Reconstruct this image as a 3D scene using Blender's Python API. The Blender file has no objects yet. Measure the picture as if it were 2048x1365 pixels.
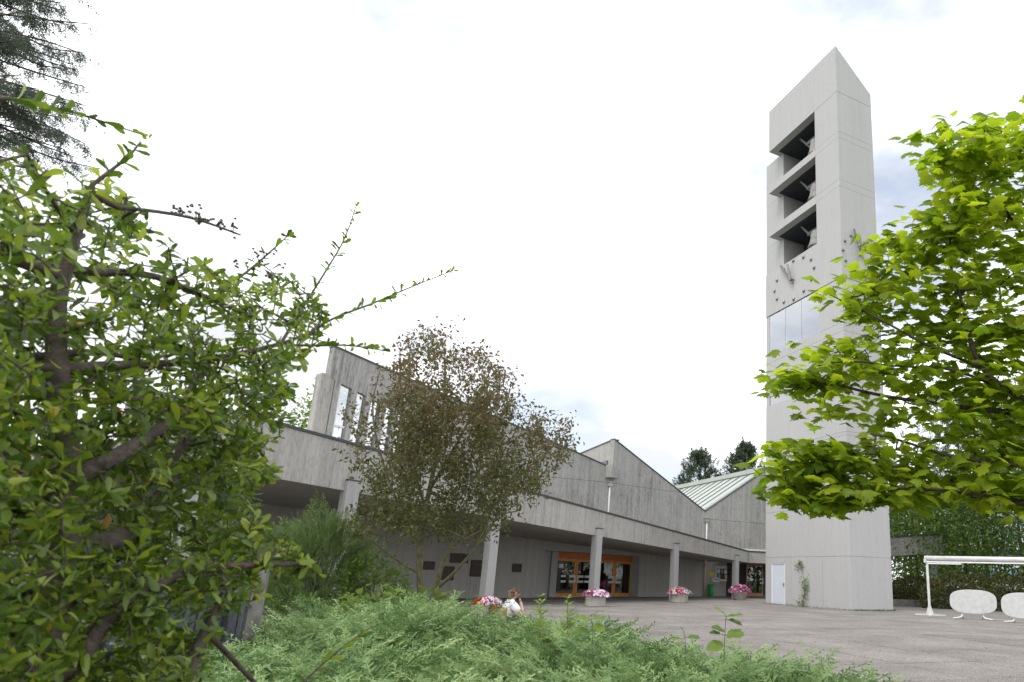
import bpy, math, random
import numpy as np
from mathutils import Vector, Matrix

# ------------------------------------------------------------------ camera, sky, sun, exposure
SC = bpy.context.scene
COL = SC.collection
EYE = 1.35                                     # camera height above the plaza
FPX, PX0, PY0 = 1325.69, 1386.8, 806.7         # focal length and lens axis on a 2048 x 1365 frame
PITCH, ROLL, YAW = 0.256, 0.0309, 0.5007
_f = np.array([math.sin(YAW)*math.cos(PITCH), math.cos(YAW)*math.cos(PITCH), math.sin(PITCH)])
_r0 = np.array([math.cos(YAW), -math.sin(YAW), 0.0]); _u0 = np.cross(_r0, _f)
_r = _r0*math.cos(ROLL) + _u0*math.sin(ROLL); _u = -_r0*math.sin(ROLL) + _u0*math.cos(ROLL)
CAM = np.array([0.0, 0.0, EYE])

cd = bpy.data.cameras.new('camera'); cam = bpy.data.objects.new('camera', cd); COL.objects.link(cam)
m = Matrix(((_r[0], _u[0], -_f[0], 0), (_r[1], _u[1], -_f[1], 0), (_r[2], _u[2], -_f[2], EYE), (0, 0, 0, 1)))
cam.matrix_world = m
cd.sensor_width = 36.0; cd.lens = FPX/2048*36.0
cd.shift_x = (1024-PX0)/2048; cd.shift_y = (PY0-682.5)/2048
cd.clip_start = 0.05; cd.clip_end = 3000
cd.dof.use_dof = True; cd.dof.focus_distance = 22.0; cd.dof.aperture_fstop = 5.6
SC.camera = cam

SUN_EL, SUN_AZ = 58.0, 245.0                   # degrees; azimuth clockwise from +Y
w = bpy.data.worlds.new('World'); SC.world = w; w.use_nodes = True
nt = w.node_tree; nt.nodes.clear()
def N(t, **k):
    n = nt.nodes.new(t)
    for a, b in k.items(): setattr(n, a, b)
    return n
out = N('ShaderNodeOutputWorld'); bg = N('ShaderNodeBackground'); bg.inputs[1].default_value = 1.0
sky = N('ShaderNodeTexSky', sky_type='NISHITA', sun_disc=False, sun_elevation=math.radians(SUN_EL), sun_rotation=math.radians(SUN_AZ))
sk = N('ShaderNodeVectorMath', operation='SCALE'); sk.inputs['Scale'].default_value = 0.12
nt.links.new(sky.outputs[0], sk.inputs[0])
tc = N('ShaderNodeTexCoord')
mp = N('ShaderNodeMapping'); mp.inputs['Scale'].default_value = (1.0, 1.0, 2.2); mp.inputs['Location'].default_value = (2.75, 1.5, -0.1)
nt.links.new(tc.outputs['Generated'], mp.inputs[0])
n1 = N('ShaderNodeTexNoise'); n1.inputs['Scale'].default_value = 2.6; n1.inputs['Detail'].default_value = 7; n1.inputs['Roughness'].default_value = 0.55
nt.links.new(mp.outputs[0], n1.inputs[0])
r1 = N('ShaderNodeValToRGB'); r1.color_ramp.elements[0].position = 0.34; r1.color_ramp.elements[0].color = (0.45,)*3+(1,)
r1.color_ramp.elements[1].position = 0.53; r1.color_ramp.elements[1].color = (1, 1, 1, 1)
nt.links.new(n1.outputs[0], r1.inputs[0])
n2 = N('ShaderNodeTexNoise'); n2.inputs['Scale'].default_value = 1.7; n2.inputs['Detail'].default_value = 5
nt.links.new(mp.outputs[0], n2.inputs[0])
r2 = N('ShaderNodeValToRGB'); r2.color_ramp.elements[0].position = 0.35; r2.color_ramp.elements[0].color = (0.49, 0.505, 0.53, 1)
r2.color_ramp.elements[1].position = 0.57; r2.color_ramp.elements[1].color = (1.25, 1.27, 1.30, 1)
nt.links.new(n2.outputs[0], r2.inputs[0])
mx = N('ShaderNodeMix', data_type='RGBA')
nt.links.new(r1.outputs[0], mx.inputs[0]); nt.links.new(sk.outputs[0], mx.inputs[6]); nt.links.new(r2.outputs[0], mx.inputs[7])
nt.links.new(mx.outputs[2], bg.inputs[0]); nt.links.new(bg.outputs[0], out.inputs[0])

sd = bpy.data.lights.new('sun', 'SUN'); sd.energy = 1.1; sd.angle = math.radians(25); sd.color = (1.0, 0.96, 0.9)
so = bpy.data.objects.new('sun', sd); COL.objects.link(so)
_sv = Vector((math.sin(math.radians(SUN_AZ))*math.cos(math.radians(SUN_EL)), math.cos(math.radians(SUN_AZ))*math.cos(math.radians(SUN_EL)), math.sin(math.radians(SUN_EL))))
so.rotation_euler = _sv.to_track_quat('Z', 'Y').to_euler(); so.location = (0, 0, 60)
SC.view_settings.view_transform = 'Standard'; SC.view_settings.look = 'None'
SC.view_settings.exposure = 0.93; SC.view_settings.gamma = 1.0; SC.view_settings.use_curve_mapping = False
SC.cycles.max_bounces = 8; SC.cycles.transparent_max_bounces = 12

rng = np.random.default_rng(7); random.seed(7)

# ------------------------------------------------------------------ placing helpers (survey of the photograph)
def ray(x, y):
    d = _f*FPX + _r*(x-PX0) - _u*(y-PY0); return d/np.linalg.norm(d)
def gnd(x, y, z=0.0):
    d = ray(x, y); return CAM + d*((z-EYE)/d[2])
def azdir(a): a = math.radians(a); return np.array([math.sin(a), math.cos(a), 0.0])
def onplane(x, y, p0, az):
    u = azdir(az); n = np.array([u[1], -u[0], 0.0]); d = ray(x, y)
    return CAM + d*(((p0[0])*n[0]+(p0[1])*n[1])/(d@n))
def at(x, y, dist):
    d = ray(x, y); return CAM + d*dist/math.hypot(d[0], d[1])
def proj(p):
    v = np.asarray(p)-CAM; c = v@_f; return PX0+FPX*(v@_r)/c, PY0-FPX*(v@_u)/c, c

# ------------------------------------------------------------------ materials
MATS = {}
def mat(name, col=(0.5,)*3, rough=0.7, metal=0.0, spec=0.5, var=0.0, vscale=4.0, bump=0.0, bscale=30.0):
    m = bpy.data.materials.new(name); m.use_nodes = True; t = m.node_tree; b = t.nodes['Principled BSDF']
    b.inputs['Base Color'].default_value = (*col, 1); b.inputs['Roughness'].default_value = rough; b.inputs['Metallic'].default_value = metal
    b.inputs['Specular IOR Level'].default_value = spec
    g = t.nodes.new('ShaderNodeNewGeometry')
    if var:
        n = t.nodes.new('ShaderNodeTexNoise'); n.inputs['Scale'].default_value = vscale; n.inputs['Detail'].default_value = 6
        t.links.new(g.outputs['Position'], n.inputs['Vector'])
        r = t.nodes.new('ShaderNodeValToRGB'); e = r.color_ramp.elements
        e[0].position = 0.3; e[0].color = tuple(c*(1-var) for c in col)+(1,); e[1].position = 0.7; e[1].color = tuple(min(1, c*(1+var)) for c in col)+(1,)
        t.links.new(n.outputs[0], r.inputs[0]); t.links.new(r.outputs[0], b.inputs['Base Color'])
    if bump:
        n = t.nodes.new('ShaderNodeTexNoise'); n.inputs['Scale'].default_value = bscale; n.inputs['Detail'].default_value = 4
        t.links.new(g.outputs['Position'], n.inputs['Vector'])
        bp = t.nodes.new('ShaderNodeBump'); bp.inputs['Strength'].default_value = bump; bp.inputs['Distance'].default_value = 0.02
        t.links.new(n.outputs[0], bp.inputs['Height']); t.links.new(bp.outputs[0], b.inputs['Normal'])
    MATS[name] = m; return m

def concrete(name, base, stain, streak=0.5, grain=0.12, board=0.0, fine=60.0, bumpk=0.25, pores=0.0):
    """cast concrete: vertical formwork boards, run-off streaks, blotches, fine grain"""
    m = bpy.data.materials.new(name); m.use_nodes = True; t = m.node_tree; L = t.links; b = t.nodes['Principled BSDF']
    b.inputs['Roughness'].default_value = 0.88; b.inputs['Specular IOR Level'].default_value = 0.25
    def nd(ty, **k):
        n = t.nodes.new(ty)
        for a, v in k.items(): setattr(n, a, v)
        return n
    g = nd('ShaderNodeNewGeometry')
    def noise(scale, detail=5, rough=0.55, sc=(1, 1, 1)):
        mp = nd('ShaderNodeMapping'); mp.inputs['Scale'].default_value = sc; L.new(g.outputs['Position'], mp.inputs[0])
        n = nd('ShaderNodeTexNoise'); n.inputs['Scale'].default_value = scale; n.inputs['Detail'].default_value = detail; n.inputs['Roughness'].default_value = rough
        L.new(mp.outputs[0], n.inputs[0]); return n.outputs[0]
    def rmp(v, a, bb, lo=0.0, hi=1.0):
        n = nd('ShaderNodeMapRange'); n.inputs[1].default_value = a; n.inputs[2].default_value = bb; n.inputs[3].default_value = lo; n.inputs[4].default_value = hi
        L.new(v, n.inputs[0]); return n.outputs[0]
    def mul(a, bb):
        n = nd('ShaderNodeMath', operation='MULTIPLY'); L.new(a, n.inputs[0])
        if isinstance(bb, float): n.inputs[1].default_value = bb
        else: L.new(bb, n.inputs[1])
        return n.outputs[0]
    st = rmp(noise(3.2, 6, 0.6, (1.6, 1.6, 0.10)), 0.42, 0.72)               # run-off streaks
    bl = rmp(noise(0.55, 7, 0.65, (1, 1, 0.7)), 0.40, 0.60, 0.10, 1.0)        # large blotches
    sp = rmp(noise(13.0, 4, 0.7, (1.5, 1.5, 0.28)), 0.49, 0.61)               # short dark flecks
    mask = mul(st, bl)
    mx = nd('ShaderNodeMix', data_type='RGBA'); mx.inputs[6].default_value = (*base, 1); mx.inputs[7].default_value = (*stain, 1)
    L.new(mul(mask, streak*0.75), mx.inputs[0])
    mx2 = nd('ShaderNodeMix', data_type='RGBA'); mx2.inputs[7].default_value = tuple(c*0.8 for c in stain)+(1,)
    L.new(mx.outputs[2], mx2.inputs[6]); L.new(mul(mul(sp, rmp(bl, 0.0, 1.0, 0.45, 1.0)), streak*0.55), mx2.inputs[0])
    bo = noise(7.5, 1, 0.3, (1, 1, 0.012)); gr = noise(fine, 3, 0.6)
    k1 = rmp(bo, 0.3, 0.7, 1-board, 1+board); k2 = rmp(gr, 0.3, 0.7, 1-grain, 1+grain)
    vm = nd('ShaderNodeVectorMath', operation='SCALE'); L.new(mx2.outputs[2], vm.inputs[0]); L.new(mul(k1, k2), vm.inputs['Scale'])
    last = vm.outputs[0]
    if pores:
        v = nd('ShaderNodeTexVoronoi'); v.inputs['Scale'].default_value = 11.0; L.new(g.outputs['Position'], v.inputs[0])
        pm = nd('ShaderNodeMix', data_type='RGBA'); pm.inputs[7].default_value = tuple(c*0.45 for c in base)+(1,)
        L.new(last, pm.inputs[6]); L.new(rmp(v.outputs['Distance'], 0.10, 0.05, 0.0, pores), pm.inputs[0]); last = pm.outputs[2]
    L.new(last, b.inputs['Base Color'])
    bp = nd('ShaderNodeBump'); bp.inputs['Strength'].default_value = bumpk; bp.inputs['Distance'].default_value = 0.015
    ad = nd('ShaderNodeMath', operation='ADD'); L.new(bo, ad.inputs[0]); L.new(mul(gr, 0.5), ad.inputs[1])
    L.new(ad.outputs[0], bp.inputs['Height']); L.new(bp.outputs[0], b.inputs['Normal'])
    MATS[name] = m; return m

def leafmat(name, cols, trans=0.35, rough=0.45, spec=0.4, back=None):
    """leaf: colour picked per leaf by the 'tint' attribute, some light passes through the blade"""
    m = bpy.data.materials.new(name); m.use_nodes = True; t = m.node_tree; L = t.links; b = t.nodes['Principled BSDF']
    a = t.nodes.new('ShaderNodeAttribute'); a.attribute_name = 'tint'
    oi = t.nodes.new('ShaderNodeObjectInfo')
    ad = t.nodes.new('ShaderNodeMath'); ad.operation = 'ADD'; L.new(a.outputs['Fac'], ad.inputs[0])
    if back: L.new(oi.outputs['Random'], ad.inputs[1])
    else: ad.inputs[1].default_value = 0
    fr = t.nodes.new('ShaderNodeMath'); fr.operation = 'PINGPONG'; fr.inputs[1].default_value = 1.0; L.new(ad.outputs[0], fr.inputs[0])
    r = t.nodes.new('ShaderNodeValToRGB'); e = r.color_ramp.elements
    while len(e) < len(cols): e.new(0.5)
    for i, c in enumerate(cols): e[i].position = i/(len(cols)-1); e[i].color = (*c, 1)
    L.new(fr.outputs[0], r.inputs[0]); L.new(r.outputs[0], b.inputs['Base Color'])
    b.inputs['Roughness'].default_value = rough; b.inputs['Specular IOR Level'].default_value = spec
    tr = t.nodes.new('ShaderNodeBsdfTranslucent')
    hs = t.nodes.new('ShaderNodeHueSaturation'); hs.inputs['Value'].default_value = 1.5; hs.inputs['Saturation'].default_value = 1.05; L.new(r.outputs[0], hs.inputs['Color']); L.new(hs.outputs[0], tr.inputs[0])
    mx = t.nodes.new('ShaderNodeMixShader'); mx.inputs[0].default_value = trans
    L.new(b.outputs[0], mx.inputs[1]); L.new(tr.outputs[0], mx.inputs[2]); L.new(mx.outputs[0], t.nodes['Material Output'].inputs[0])
    MATS[name] = m; return m

concrete('concrete_old', (0.345, 0.338, 0.322), (0.10, 0.10, 0.097), streak=0.9, board=0.07, grain=0.13, bumpk=0.4)
concrete('concrete_pale', (0.385, 0.37, 0.343), (0.14, 0.135, 0.125), streak=0.8, board=0.07, grain=0.10, bumpk=0.4)
concrete('concrete_tower', (0.41, 0.405, 0.40), (0.30, 0.296, 0.29), streak=0.36, board=0.02, grain=0.04, bumpk=0.10)
concrete('concrete_inside', (0.37, 0.353, 0.328), (0.24, 0.23, 0.215), streak=0.5, board=0.06, grain=0.08, bumpk=0.3)
concrete('concrete_column', (0.36, 0.355, 0.35), (0.25, 0.245, 0.24), streak=0.5, board=0.03, grain=0.08, bumpk=0.2)
concrete('concrete_planter', (0.38, 0.36, 0.32), (0.19, 0.18, 0.155), streak=0.6, grain=0.25, fine=90, bumpk=0.5)
concrete('slate_concrete', (0.085, 0.092, 0.105), (0.03, 0.032, 0.036), streak=0.8, grain=0.3, fine=40, bumpk=0.8, board=0.15)
mat('dark_flashing', (0.035, 0.035, 0.037), 0.5)
mat('zinc', (0.42, 0.42, 0.43), 0.45, 0.3, var=0.15)
mat('white_pipe', (0.62, 0.62, 0.61), 0.5, var=0.1)
mat('white_paint', (0.56, 0.56, 0.545), 0.45, var=0.14, vscale=5)
mat('table_top', (0.50, 0.50, 0.49), 0.5, var=0.10, vscale=6)
mat('white_frame', (0.75, 0.75, 0.75), 0.4)
mat('door_metal', (0.55, 0.58, 0.64), 0.45, var=0.03)
mat('orange_wood', (0.58, 0.25, 0.05), 0.4, var=0.18, vscale=7)
mat('red_wood', (0.46, 0.13, 0.024), 0.4, var=0.18, vscale=7)
mat('sill_wood', (0.50, 0.40, 0.28), 0.6, var=0.1)
mat('handle_metal', (0.55, 0.53, 0.49), 0.35, 0.2)
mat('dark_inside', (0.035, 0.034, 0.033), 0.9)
mat('bronze', (0.05, 0.036, 0.026), 0.5, 0.3, var=0.4, vscale=9, bump=0.6, bscale=18)
mat('rust_hand', (0.20, 0.17, 0.165), 0.55, 0.2, var=0.2, vscale=6)
mat('stud', (0.20, 0.19, 0.185), 0.4, 0.6)
mat('bell_metal', (0.20, 0.19, 0.18), 0.6, 0.2, var=0.35, vscale=5)
mat('steel_dark', (0.12, 0.12, 0.125), 0.5, 0.3)
mat('beam_grey', (0.16, 0.16, 0.165), 0.7)
mat('pale_inside', (0.45, 0.45, 0.46), 0.8)
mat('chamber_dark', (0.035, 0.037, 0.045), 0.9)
mat('green_plastic', (0.025, 0.28, 0.06), 0.4)
mat('paper', (0.72, 0.72, 0.70), 0.8)
mat('paper_yellow', (0.62, 0.50, 0.10), 0.8)
mat('paper_blue', (0.25, 0.28, 0.45), 0.8)
mat('board_black', (0.012, 0.012, 0.014), 0.6)
mat('poster_blue', (0.03, 0.13, 0.22), 0.6)
mat('bench_wood', (0.30, 0.16, 0.055), 0.6, var=0.3, vscale=14)
mat('bench_frame', (0.33, 0.30, 0.27), 0.6, var=0.15)
mat('bark', (0.075, 0.058, 0.045), 0.9, var=0.5, vscale=22, bump=0.8, bscale=40)
mat('bark_maple', (0.060, 0.045, 0.035), 0.9, var=0.45, vscale=30, bump=0.6, bscale=60)
mat('bark_green', (0.13, 0.115, 0.06), 0.9, var=0.4, vscale=12, bump=0.7, bscale=30)
mat('soil', (0.055, 0.045, 0.032), 0.95, var=0.4, vscale=9, bump=0.8, bscale=20)
mat('lawn', (0.055, 0.085, 0.028), 0.95, var=0.35, vscale=3, bump=0.6, bscale=40)
mat('skin', (0.52, 0.30, 0.22), 0.55)
mat('shirt', (0.70, 0.71, 0.75), 0.8, bump=0.5, bscale=14)
mat('hair', (0.19, 0.13, 0.075), 0.6, var=0.4, vscale=40, bump=0.6, bscale=90)
mat('trousers', (0.05, 0.055, 0.075), 0.85)
mat('berry', (0.10, 0.075, 0.05), 0.5)
mat('dry_berry', (0.33, 0.25, 0.10), 0.6)
mat('moss_joint', (0.060, 0.055, 0.036), 0.95, var=0.4, vscale=3)
mat('stone_low', (0.16, 0.15, 0.14), 0.9, var=0.35, vscale=5, bump=0.6)
mat('render_pale', (0.55, 0.57, 0.60), 0.8)
mat('far_blue', (0.18, 0.30, 0.45), 0.3)

def glassmat(name, tint, rough=0.02, alpha=0.6, refl=0.9):
    m = bpy.data.materials.new(name); m.use_nodes = True; t = m.node_tree; L = t.links; t.nodes.clear()
    o = t.nodes.new('ShaderNodeOutputMaterial'); g = t.nodes.new('ShaderNodeBsdfGlossy'); g.inputs['Roughness'].default_value = rough; g.inputs[0].default_value = (refl, refl, refl, 1)
    tr = t.nodes.new('ShaderNodeBsdfTransparent'); tr.inputs[0].default_value = (*tint, 1)
    lw = t.nodes.new('ShaderNodeFresnel'); lw.inputs[0].default_value = 1.5
    mr = t.nodes.new('ShaderNodeMapRange'); mr.inputs[3].default_value = alpha; L.new(lw.outputs[0], mr.inputs[0])
    mx = t.nodes.new('ShaderNodeMixShader'); L.new(mr.outputs[0], mx.inputs[0]); L.new(tr.outputs[0], mx.inputs[1]); L.new(g.outputs[0], mx.inputs[2]); L.new(mx.outputs[0], o.inputs[0])
    MATS[name] = m
glassmat('glass_clear', (0.80, 0.86, 0.88), alpha=0.38, refl=0.9)
glassmat('glass_dark', (0.55, 0.57, 0.55), alpha=0.08)
glassmat('glass_sky', (0.6, 0.62, 0.65), alpha=0.42, refl=0.85)

def roofmat():
    m = mat('roof_green', (0.33, 0.36, 0.32), 0.45, 0.0, var=0.07, vscale=0.6)
roofmat()

def pavemat():
    m = bpy.data.materials.new('paving'); m.use_nodes = True; t = m.node_tree; L = t.links; b = t.nodes['Principled BSDF']
    g = t.nodes.new('ShaderNodeNewGeometry'); oi = t.nodes.new('ShaderNodeObjectInfo')
    v = t.nodes.new('ShaderNodeTexVoronoi'); v.inputs['Scale'].default_value = 75; L.new(g.outputs['Position'], v.inputs[0])
    r = t.nodes.new('ShaderNodeValToRGB'); e = r.color_ramp.elements; e[0].color = (0.062, 0.056, 0.050, 1); e[1].color = (0.34, 0.31, 0.28, 1); e[0].position = 0.1; e[1].position = 0.95
    L.new(v.outputs['Color'], r.inputs[0])
    n = t.nodes.new('ShaderNodeTexNoise'); n.inputs['Scale'].default_value = 0.55; n.inputs['Detail'].default_value = 7; n.inputs['Roughness'].default_value = 0.65; L.new(g.outputs['Position'], n.inputs[0])
    mr = t.nodes.new('ShaderNodeMapRange'); mr.inputs[1].default_value = 0.3; mr.inputs[2].default_value = 0.7; mr.inputs[3].default_value = 0.66; mr.inputs[4].default_value = 1.22; L.new(n.outputs[0], mr.inputs[0])
    m2 = t.nodes.new('ShaderNodeMapRange'); m2.inputs[3].default_value = 0.97; m2.inputs[4].default_value = 1.03; L.new(oi.outputs['Random'], m2.inputs[0])
    mm = t.nodes.new('ShaderNodeMath'); mm.operation = 'MULTIPLY'; L.new(mr.outputs[0], mm.inputs[0]); L.new(m2.outputs[0], mm.inputs[1])
    vm = t.nodes.new('ShaderNodeVectorMath'); vm.operation = 'SCALE'; L.new(r.outputs[0], vm.inputs[0]); L.new(mm.outputs[0], vm.inputs['Scale'])
    # moss specks
    n3 = t.nodes.new('ShaderNodeTexNoise'); n3.inputs['Scale'].default_value = 2.3; n3.inputs['Detail'].default_value = 9; n3.inputs['Roughness'].default_value = 0.75; L.new(g.outputs['Position'], n3.inputs[0])
    m3 = t.nodes.new('ShaderNodeMapRange'); m3.inputs[1].default_value = 0.62; m3.inputs[2].default_value = 0.74; m3.inputs[4].default_value = 0.55; L.new(n3.outputs[0], m3.inputs[0])
    mx = t.nodes.new('ShaderNodeMix'); mx.data_type = 'RGBA'; mx.inputs[7].default_value = (0.085, 0.085, 0.045, 1); L.new(vm.outputs[0], mx.inputs[6]); L.new(m3.outputs[0], mx.inputs[0])
    L.new(mx.outputs[2], b.inputs['Base Color']); b.inputs['Roughness'].default_value = 0.85; b.inputs['Specular IOR Level'].default_value = 0.3
    bp = t.nodes.new('ShaderNodeBump'); bp.inputs['Strength'].default_value = 0.5; bp.inputs['Distance'].default_value = 0.006; L.new(v.outputs['Distance'], bp.inputs['Height']); L.new(bp.outputs[0], b.inputs['Normal'])
    MATS['paving'] = m
pavemat()

leafmat('leaf_pyracantha', [(0.050, 0.088, 0.012), (0.092, 0.16, 0.018), (0.175, 0.255, 0.028), (0.29, 0.335, 0.040)], 0.42, 0.35, 0.5, back=True)
leafmat('leaf_pyracantha_mass', [(0.042, 0.074, 0.012), (0.080, 0.138, 0.016), (0.16, 0.24, 0.028), (0.29, 0.335, 0.040)], 0.42, 0.35, 0.5)
leafmat('leaf_yellowed', [(0.40, 0.30, 0.03), (0.35, 0.16, 0.04)], 0.35, 0.45, 0.4)
leafmat('leaf_maple', [(0.125, 0.205, 0.016), (0.215, 0.29, 0.022), (0.31, 0.365, 0.030)], 0.68, 0.45, 0.35, back=True)
leafmat('leaf_maple_mass', [(0.13, 0.205, 0.018), (0.21, 0.285, 0.022), (0.31, 0.365, 0.030)], 0.68, 0.45, 0.35)
leafmat('leaf_bronze', [(0.075, 0.088, 0.026), (0.11, 0.105, 0.032), (0.135, 0.095, 0.048), (0.165, 0.10, 0.064)], 0.36, 0.5, 0.3)
leafmat('leaf_dark', [(0.028, 0.058, 0.014), (0.06, 0.11, 0.022), (0.115, 0.18, 0.034)], 0.35, 0.5, 0.3)
leafmat('leaf_mid', [(0.05, 0.095, 0.019), (0.105, 0.175, 0.032), (0.18, 0.25, 0.045)], 0.40, 0.5, 0.3)
leafmat('leaf_light', [(0.10, 0.16, 0.03), (0.16, 0.23, 0.05), (0.21, 0.28, 0.06)], 0.45, 0.5, 0.3)
leafmat('leaf_robinia', [(0.03, 0.06, 0.03), (0.05, 0.085, 0.04), (0.07, 0.11, 0.05)], 0.3, 0.5, 0.3)
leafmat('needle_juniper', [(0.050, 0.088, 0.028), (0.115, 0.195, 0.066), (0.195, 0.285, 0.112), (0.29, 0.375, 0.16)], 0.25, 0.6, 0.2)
leafmat('needle_spruce', [(0.035, 0.052, 0.036), (0.062, 0.080, 0.055), (0.095, 0.11, 0.07)], 0.2, 0.6, 0.2)
leafmat('needle_pine', [(0.035, 0.058, 0.035), (0.07, 0.098, 0.058), (0.115, 0.14, 0.085)], 0.1, 0.6, 0.2)
leafmat('leaf_hedge', [(0.055, 0.058, 0.02), (0.09, 0.10, 0.03), (0.125, 0.11, 0.04)], 0.2, 0.6, 0.2)
leafmat('leaf_cypress', [(0.07, 0.11, 0.035), (0.125, 0.185, 0.06), (0.19, 0.25, 0.09)], 0.2, 0.6, 0.2)
leafmat('petal_pink', [(0.42, 0.02, 0.20), (0.50, 0.06, 0.30), (0.60, 0.25, 0.45)], 0.3, 0.6, 0.2)
leafmat('petal_white', [(0.65, 0.55, 0.62), (0.75, 0.70, 0.74)], 0.3, 0.6, 0.2)
leafmat('petal_red', [(0.42, 0.012, 0.012), (0.55, 0.02, 0.02)], 0.25, 0.6, 0.2)

# ------------------------------------------------------------------ object helpers
def tag(o, label=None, cat=None, group=None, kind=None):
    if label: o['label'] = label
    if cat: o['category'] = cat
    if group: o['group'] = group
    if kind: o['kind'] = kind
    return o
def empty(name, loc, label, cat, group=None):
    o = bpy.data.objects.new(name, None); COL.objects.link(o); o.location = tuple(float(v) for v in loc); o.empty_display_size = 0.2
    return tag(o, label, cat, group)
def base_of(parent):
    b = np.zeros(3)
    while parent is not None: b = b + np.array(parent.location); parent = parent.parent
    return b
def link(name, me, parent=None, loc=None):
    o = bpy.data.objects.new(name, me); COL.objects.link(o); o.parent = parent
    if loc is not None: o.location = tuple(float(v) for v in loc)
    return o

class MB:
    def __init__(s): s.v = []; s.f = []; s.mi = []; s.m = 0
    def add(s, vs, fs):
        o = len(s.v); s.v += [tuple(float(c) for c in q) for q in vs]; s.f += [tuple(o+i for i in f) for f in fs]; s.mi += [s.m]*len(fs); return s
    def prism(s, pts, vec):
        pts = [np.array(q, float) for q in pts]; vec = np.array(vec, float); n = len(pts)
        nrm = np.zeros(3)
        for i in range(n): nrm += np.cross(pts[i], pts[(i+1) % n])
        if nrm@vec > 0: pts = pts[::-1]
        vs = pts+[q+vec for q in pts]
        fs = [tuple(range(n)), tuple(range(2*n-1, n-1, -1))]+[((i+1) % n, i, n+i, n+(i+1) % n) for i in range(n)]
        return s.add(vs, fs)
    def box(s, O, u, w_, u0, u1, z0, z1, n0, n1):
        """box in a frame with origin O, horizontal axes u (along) and w_ (out)"""
        O = np.array(O, float); p = lambda a, z, n: O+u*a+w_*n+np.array([0, 0, z])
        vs = [p(u0, z0, n0), p(u1, z0, n0), p(u1, z0, n1), p(u0, z0, n1), p(u0, z1, n0), p(u1, z1, n0), p(u1, z1, n1), p(u0, z1, n1)]
        fs = [(0, 3, 2, 1), (4, 5, 6, 7), (0, 1, 5, 4), (1, 2, 6, 5), (2, 3, 7, 6), (3, 0, 4, 7)]
        if np.cross(u, w_)[2] < 0: fs = [f[::-1] for f in fs]
        return s.add(vs, fs)
    def abox(s, x0, x1, y0, y1, z0, z1): return s.box((0, 0, 0), np.array([1., 0, 0]), np.array([0, 1., 0]), x0, x1, z0, z1, y0, y1)
    def tube(s, pts, rad, n=8, cap=True):
        pts = [np.array(q, float) for q in pts]; rad = rad if hasattr(rad, '__len__') else [rad]*len(pts); rings = []
        up = np.array([0.31, 0.17, 0.93])
        for i, q in enumerate(pts):
            d = pts[min(i+1, len(pts)-1)]-pts[max(i-1, 0)]; d = d/(np.linalg.norm(d)+1e-9)
            a = np.cross(d, up); a /= np.linalg.norm(a)+1e-9; b = np.cross(d, a)
            rings.append([q+rad[i]*(math.cos(2*math.pi*k/n)*a+math.sin(2*math.pi*k/n)*b) for k in range(n)])
        vs = [q for r in rings for q in r]; fs = []
        for i in range(len(pts)-1):
            for k in range(n): fs.append((i*n+k, i*n+(k+1) % n, (i+1)*n+(k+1) % n, (i+1)*n+k))
        if cap: fs.append(tuple(range(n-1, -1, -1))); fs.append(tuple((len(pts)-1)*n+k for k in range(n)))
        return s.add(vs, fs)
    def lathe(s, c, prof, n=24, sx=1, sy=1, rot=0):
        c = np.array(c, float); vs = []; fs = []
        for r, z in prof:
            for k in range(n):
                a = 2*math.pi*k/n; x, y = r*sx*math.cos(a), r*sy*math.sin(a)
                vs.append(c+np.array([x*math.cos(rot)-y*math.sin(rot), x*math.sin(rot)+y*math.cos(rot), z]))
        for i in range(len(prof)-1):
            for k in range(n): fs.append((i*n+k, i*n+(k+1) % n, (i+1)*n+(k+1) % n, (i+1)*n+k))
        fs.append(tuple(range(n-1, -1, -1))); fs.append(tuple((len(prof)-1)*n+k for k in range(n)))
        return s.add(vs, fs)
    def build(s, name, mt, parent=None, smooth=False, bevel=0, loc=None):
        b = base_of(parent)
        if loc is not None: b = b+np.array(loc)
        me = bpy.data.meshes.new(name); me.from_pydata([tuple(np.array(q)-b) for q in s.v], [], s.f)
        for q in (mt if isinstance(mt, (list, tuple)) else [mt]): me.materials.append(MATS[q])
        me.polygons.foreach_set('material_index', s.mi)
        if smooth: me.polygons.foreach_set('use_smooth', [True]*len(me.polygons))
        me.update()
        o = link(name, me, parent, loc)
        if bevel:
            md = o.modifiers.new('bevel', 'BEVEL'); md.width = bevel; md.segments = 2; md.limit_method = 'ANGLE'
        return o

def arr_mesh(name, V, T, mt, tint=None, smooth=False):
    me = bpy.data.meshes.new(name); V = np.asarray(V, np.float32); T = np.asarray(T, np.int32); nt_ = len(T)
    me.vertices.add(len(V)); me.vertices.foreach_set('co', V.ravel())
    me.loops.add(nt_*3); me.loops.foreach_set('vertex_index', T.ravel())
    me.polygons.add(nt_); me.polygons.foreach_set('loop_start', np.arange(0, nt_*3, 3, dtype=np.int32)); me.polygons.foreach_set('loop_total', np.full(nt_, 3, np.int32))
    if smooth: me.polygons.foreach_set('use_smooth', np.ones(nt_, bool))
    if tint is not None:
        a = me.attributes.new('tint', 'FLOAT', 'POINT'); a.data.foreach_set('value', np.asarray(tint, np.float32))
    me.update(calc_edges=True); me.materials.append(MATS[mt]); return me

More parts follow.
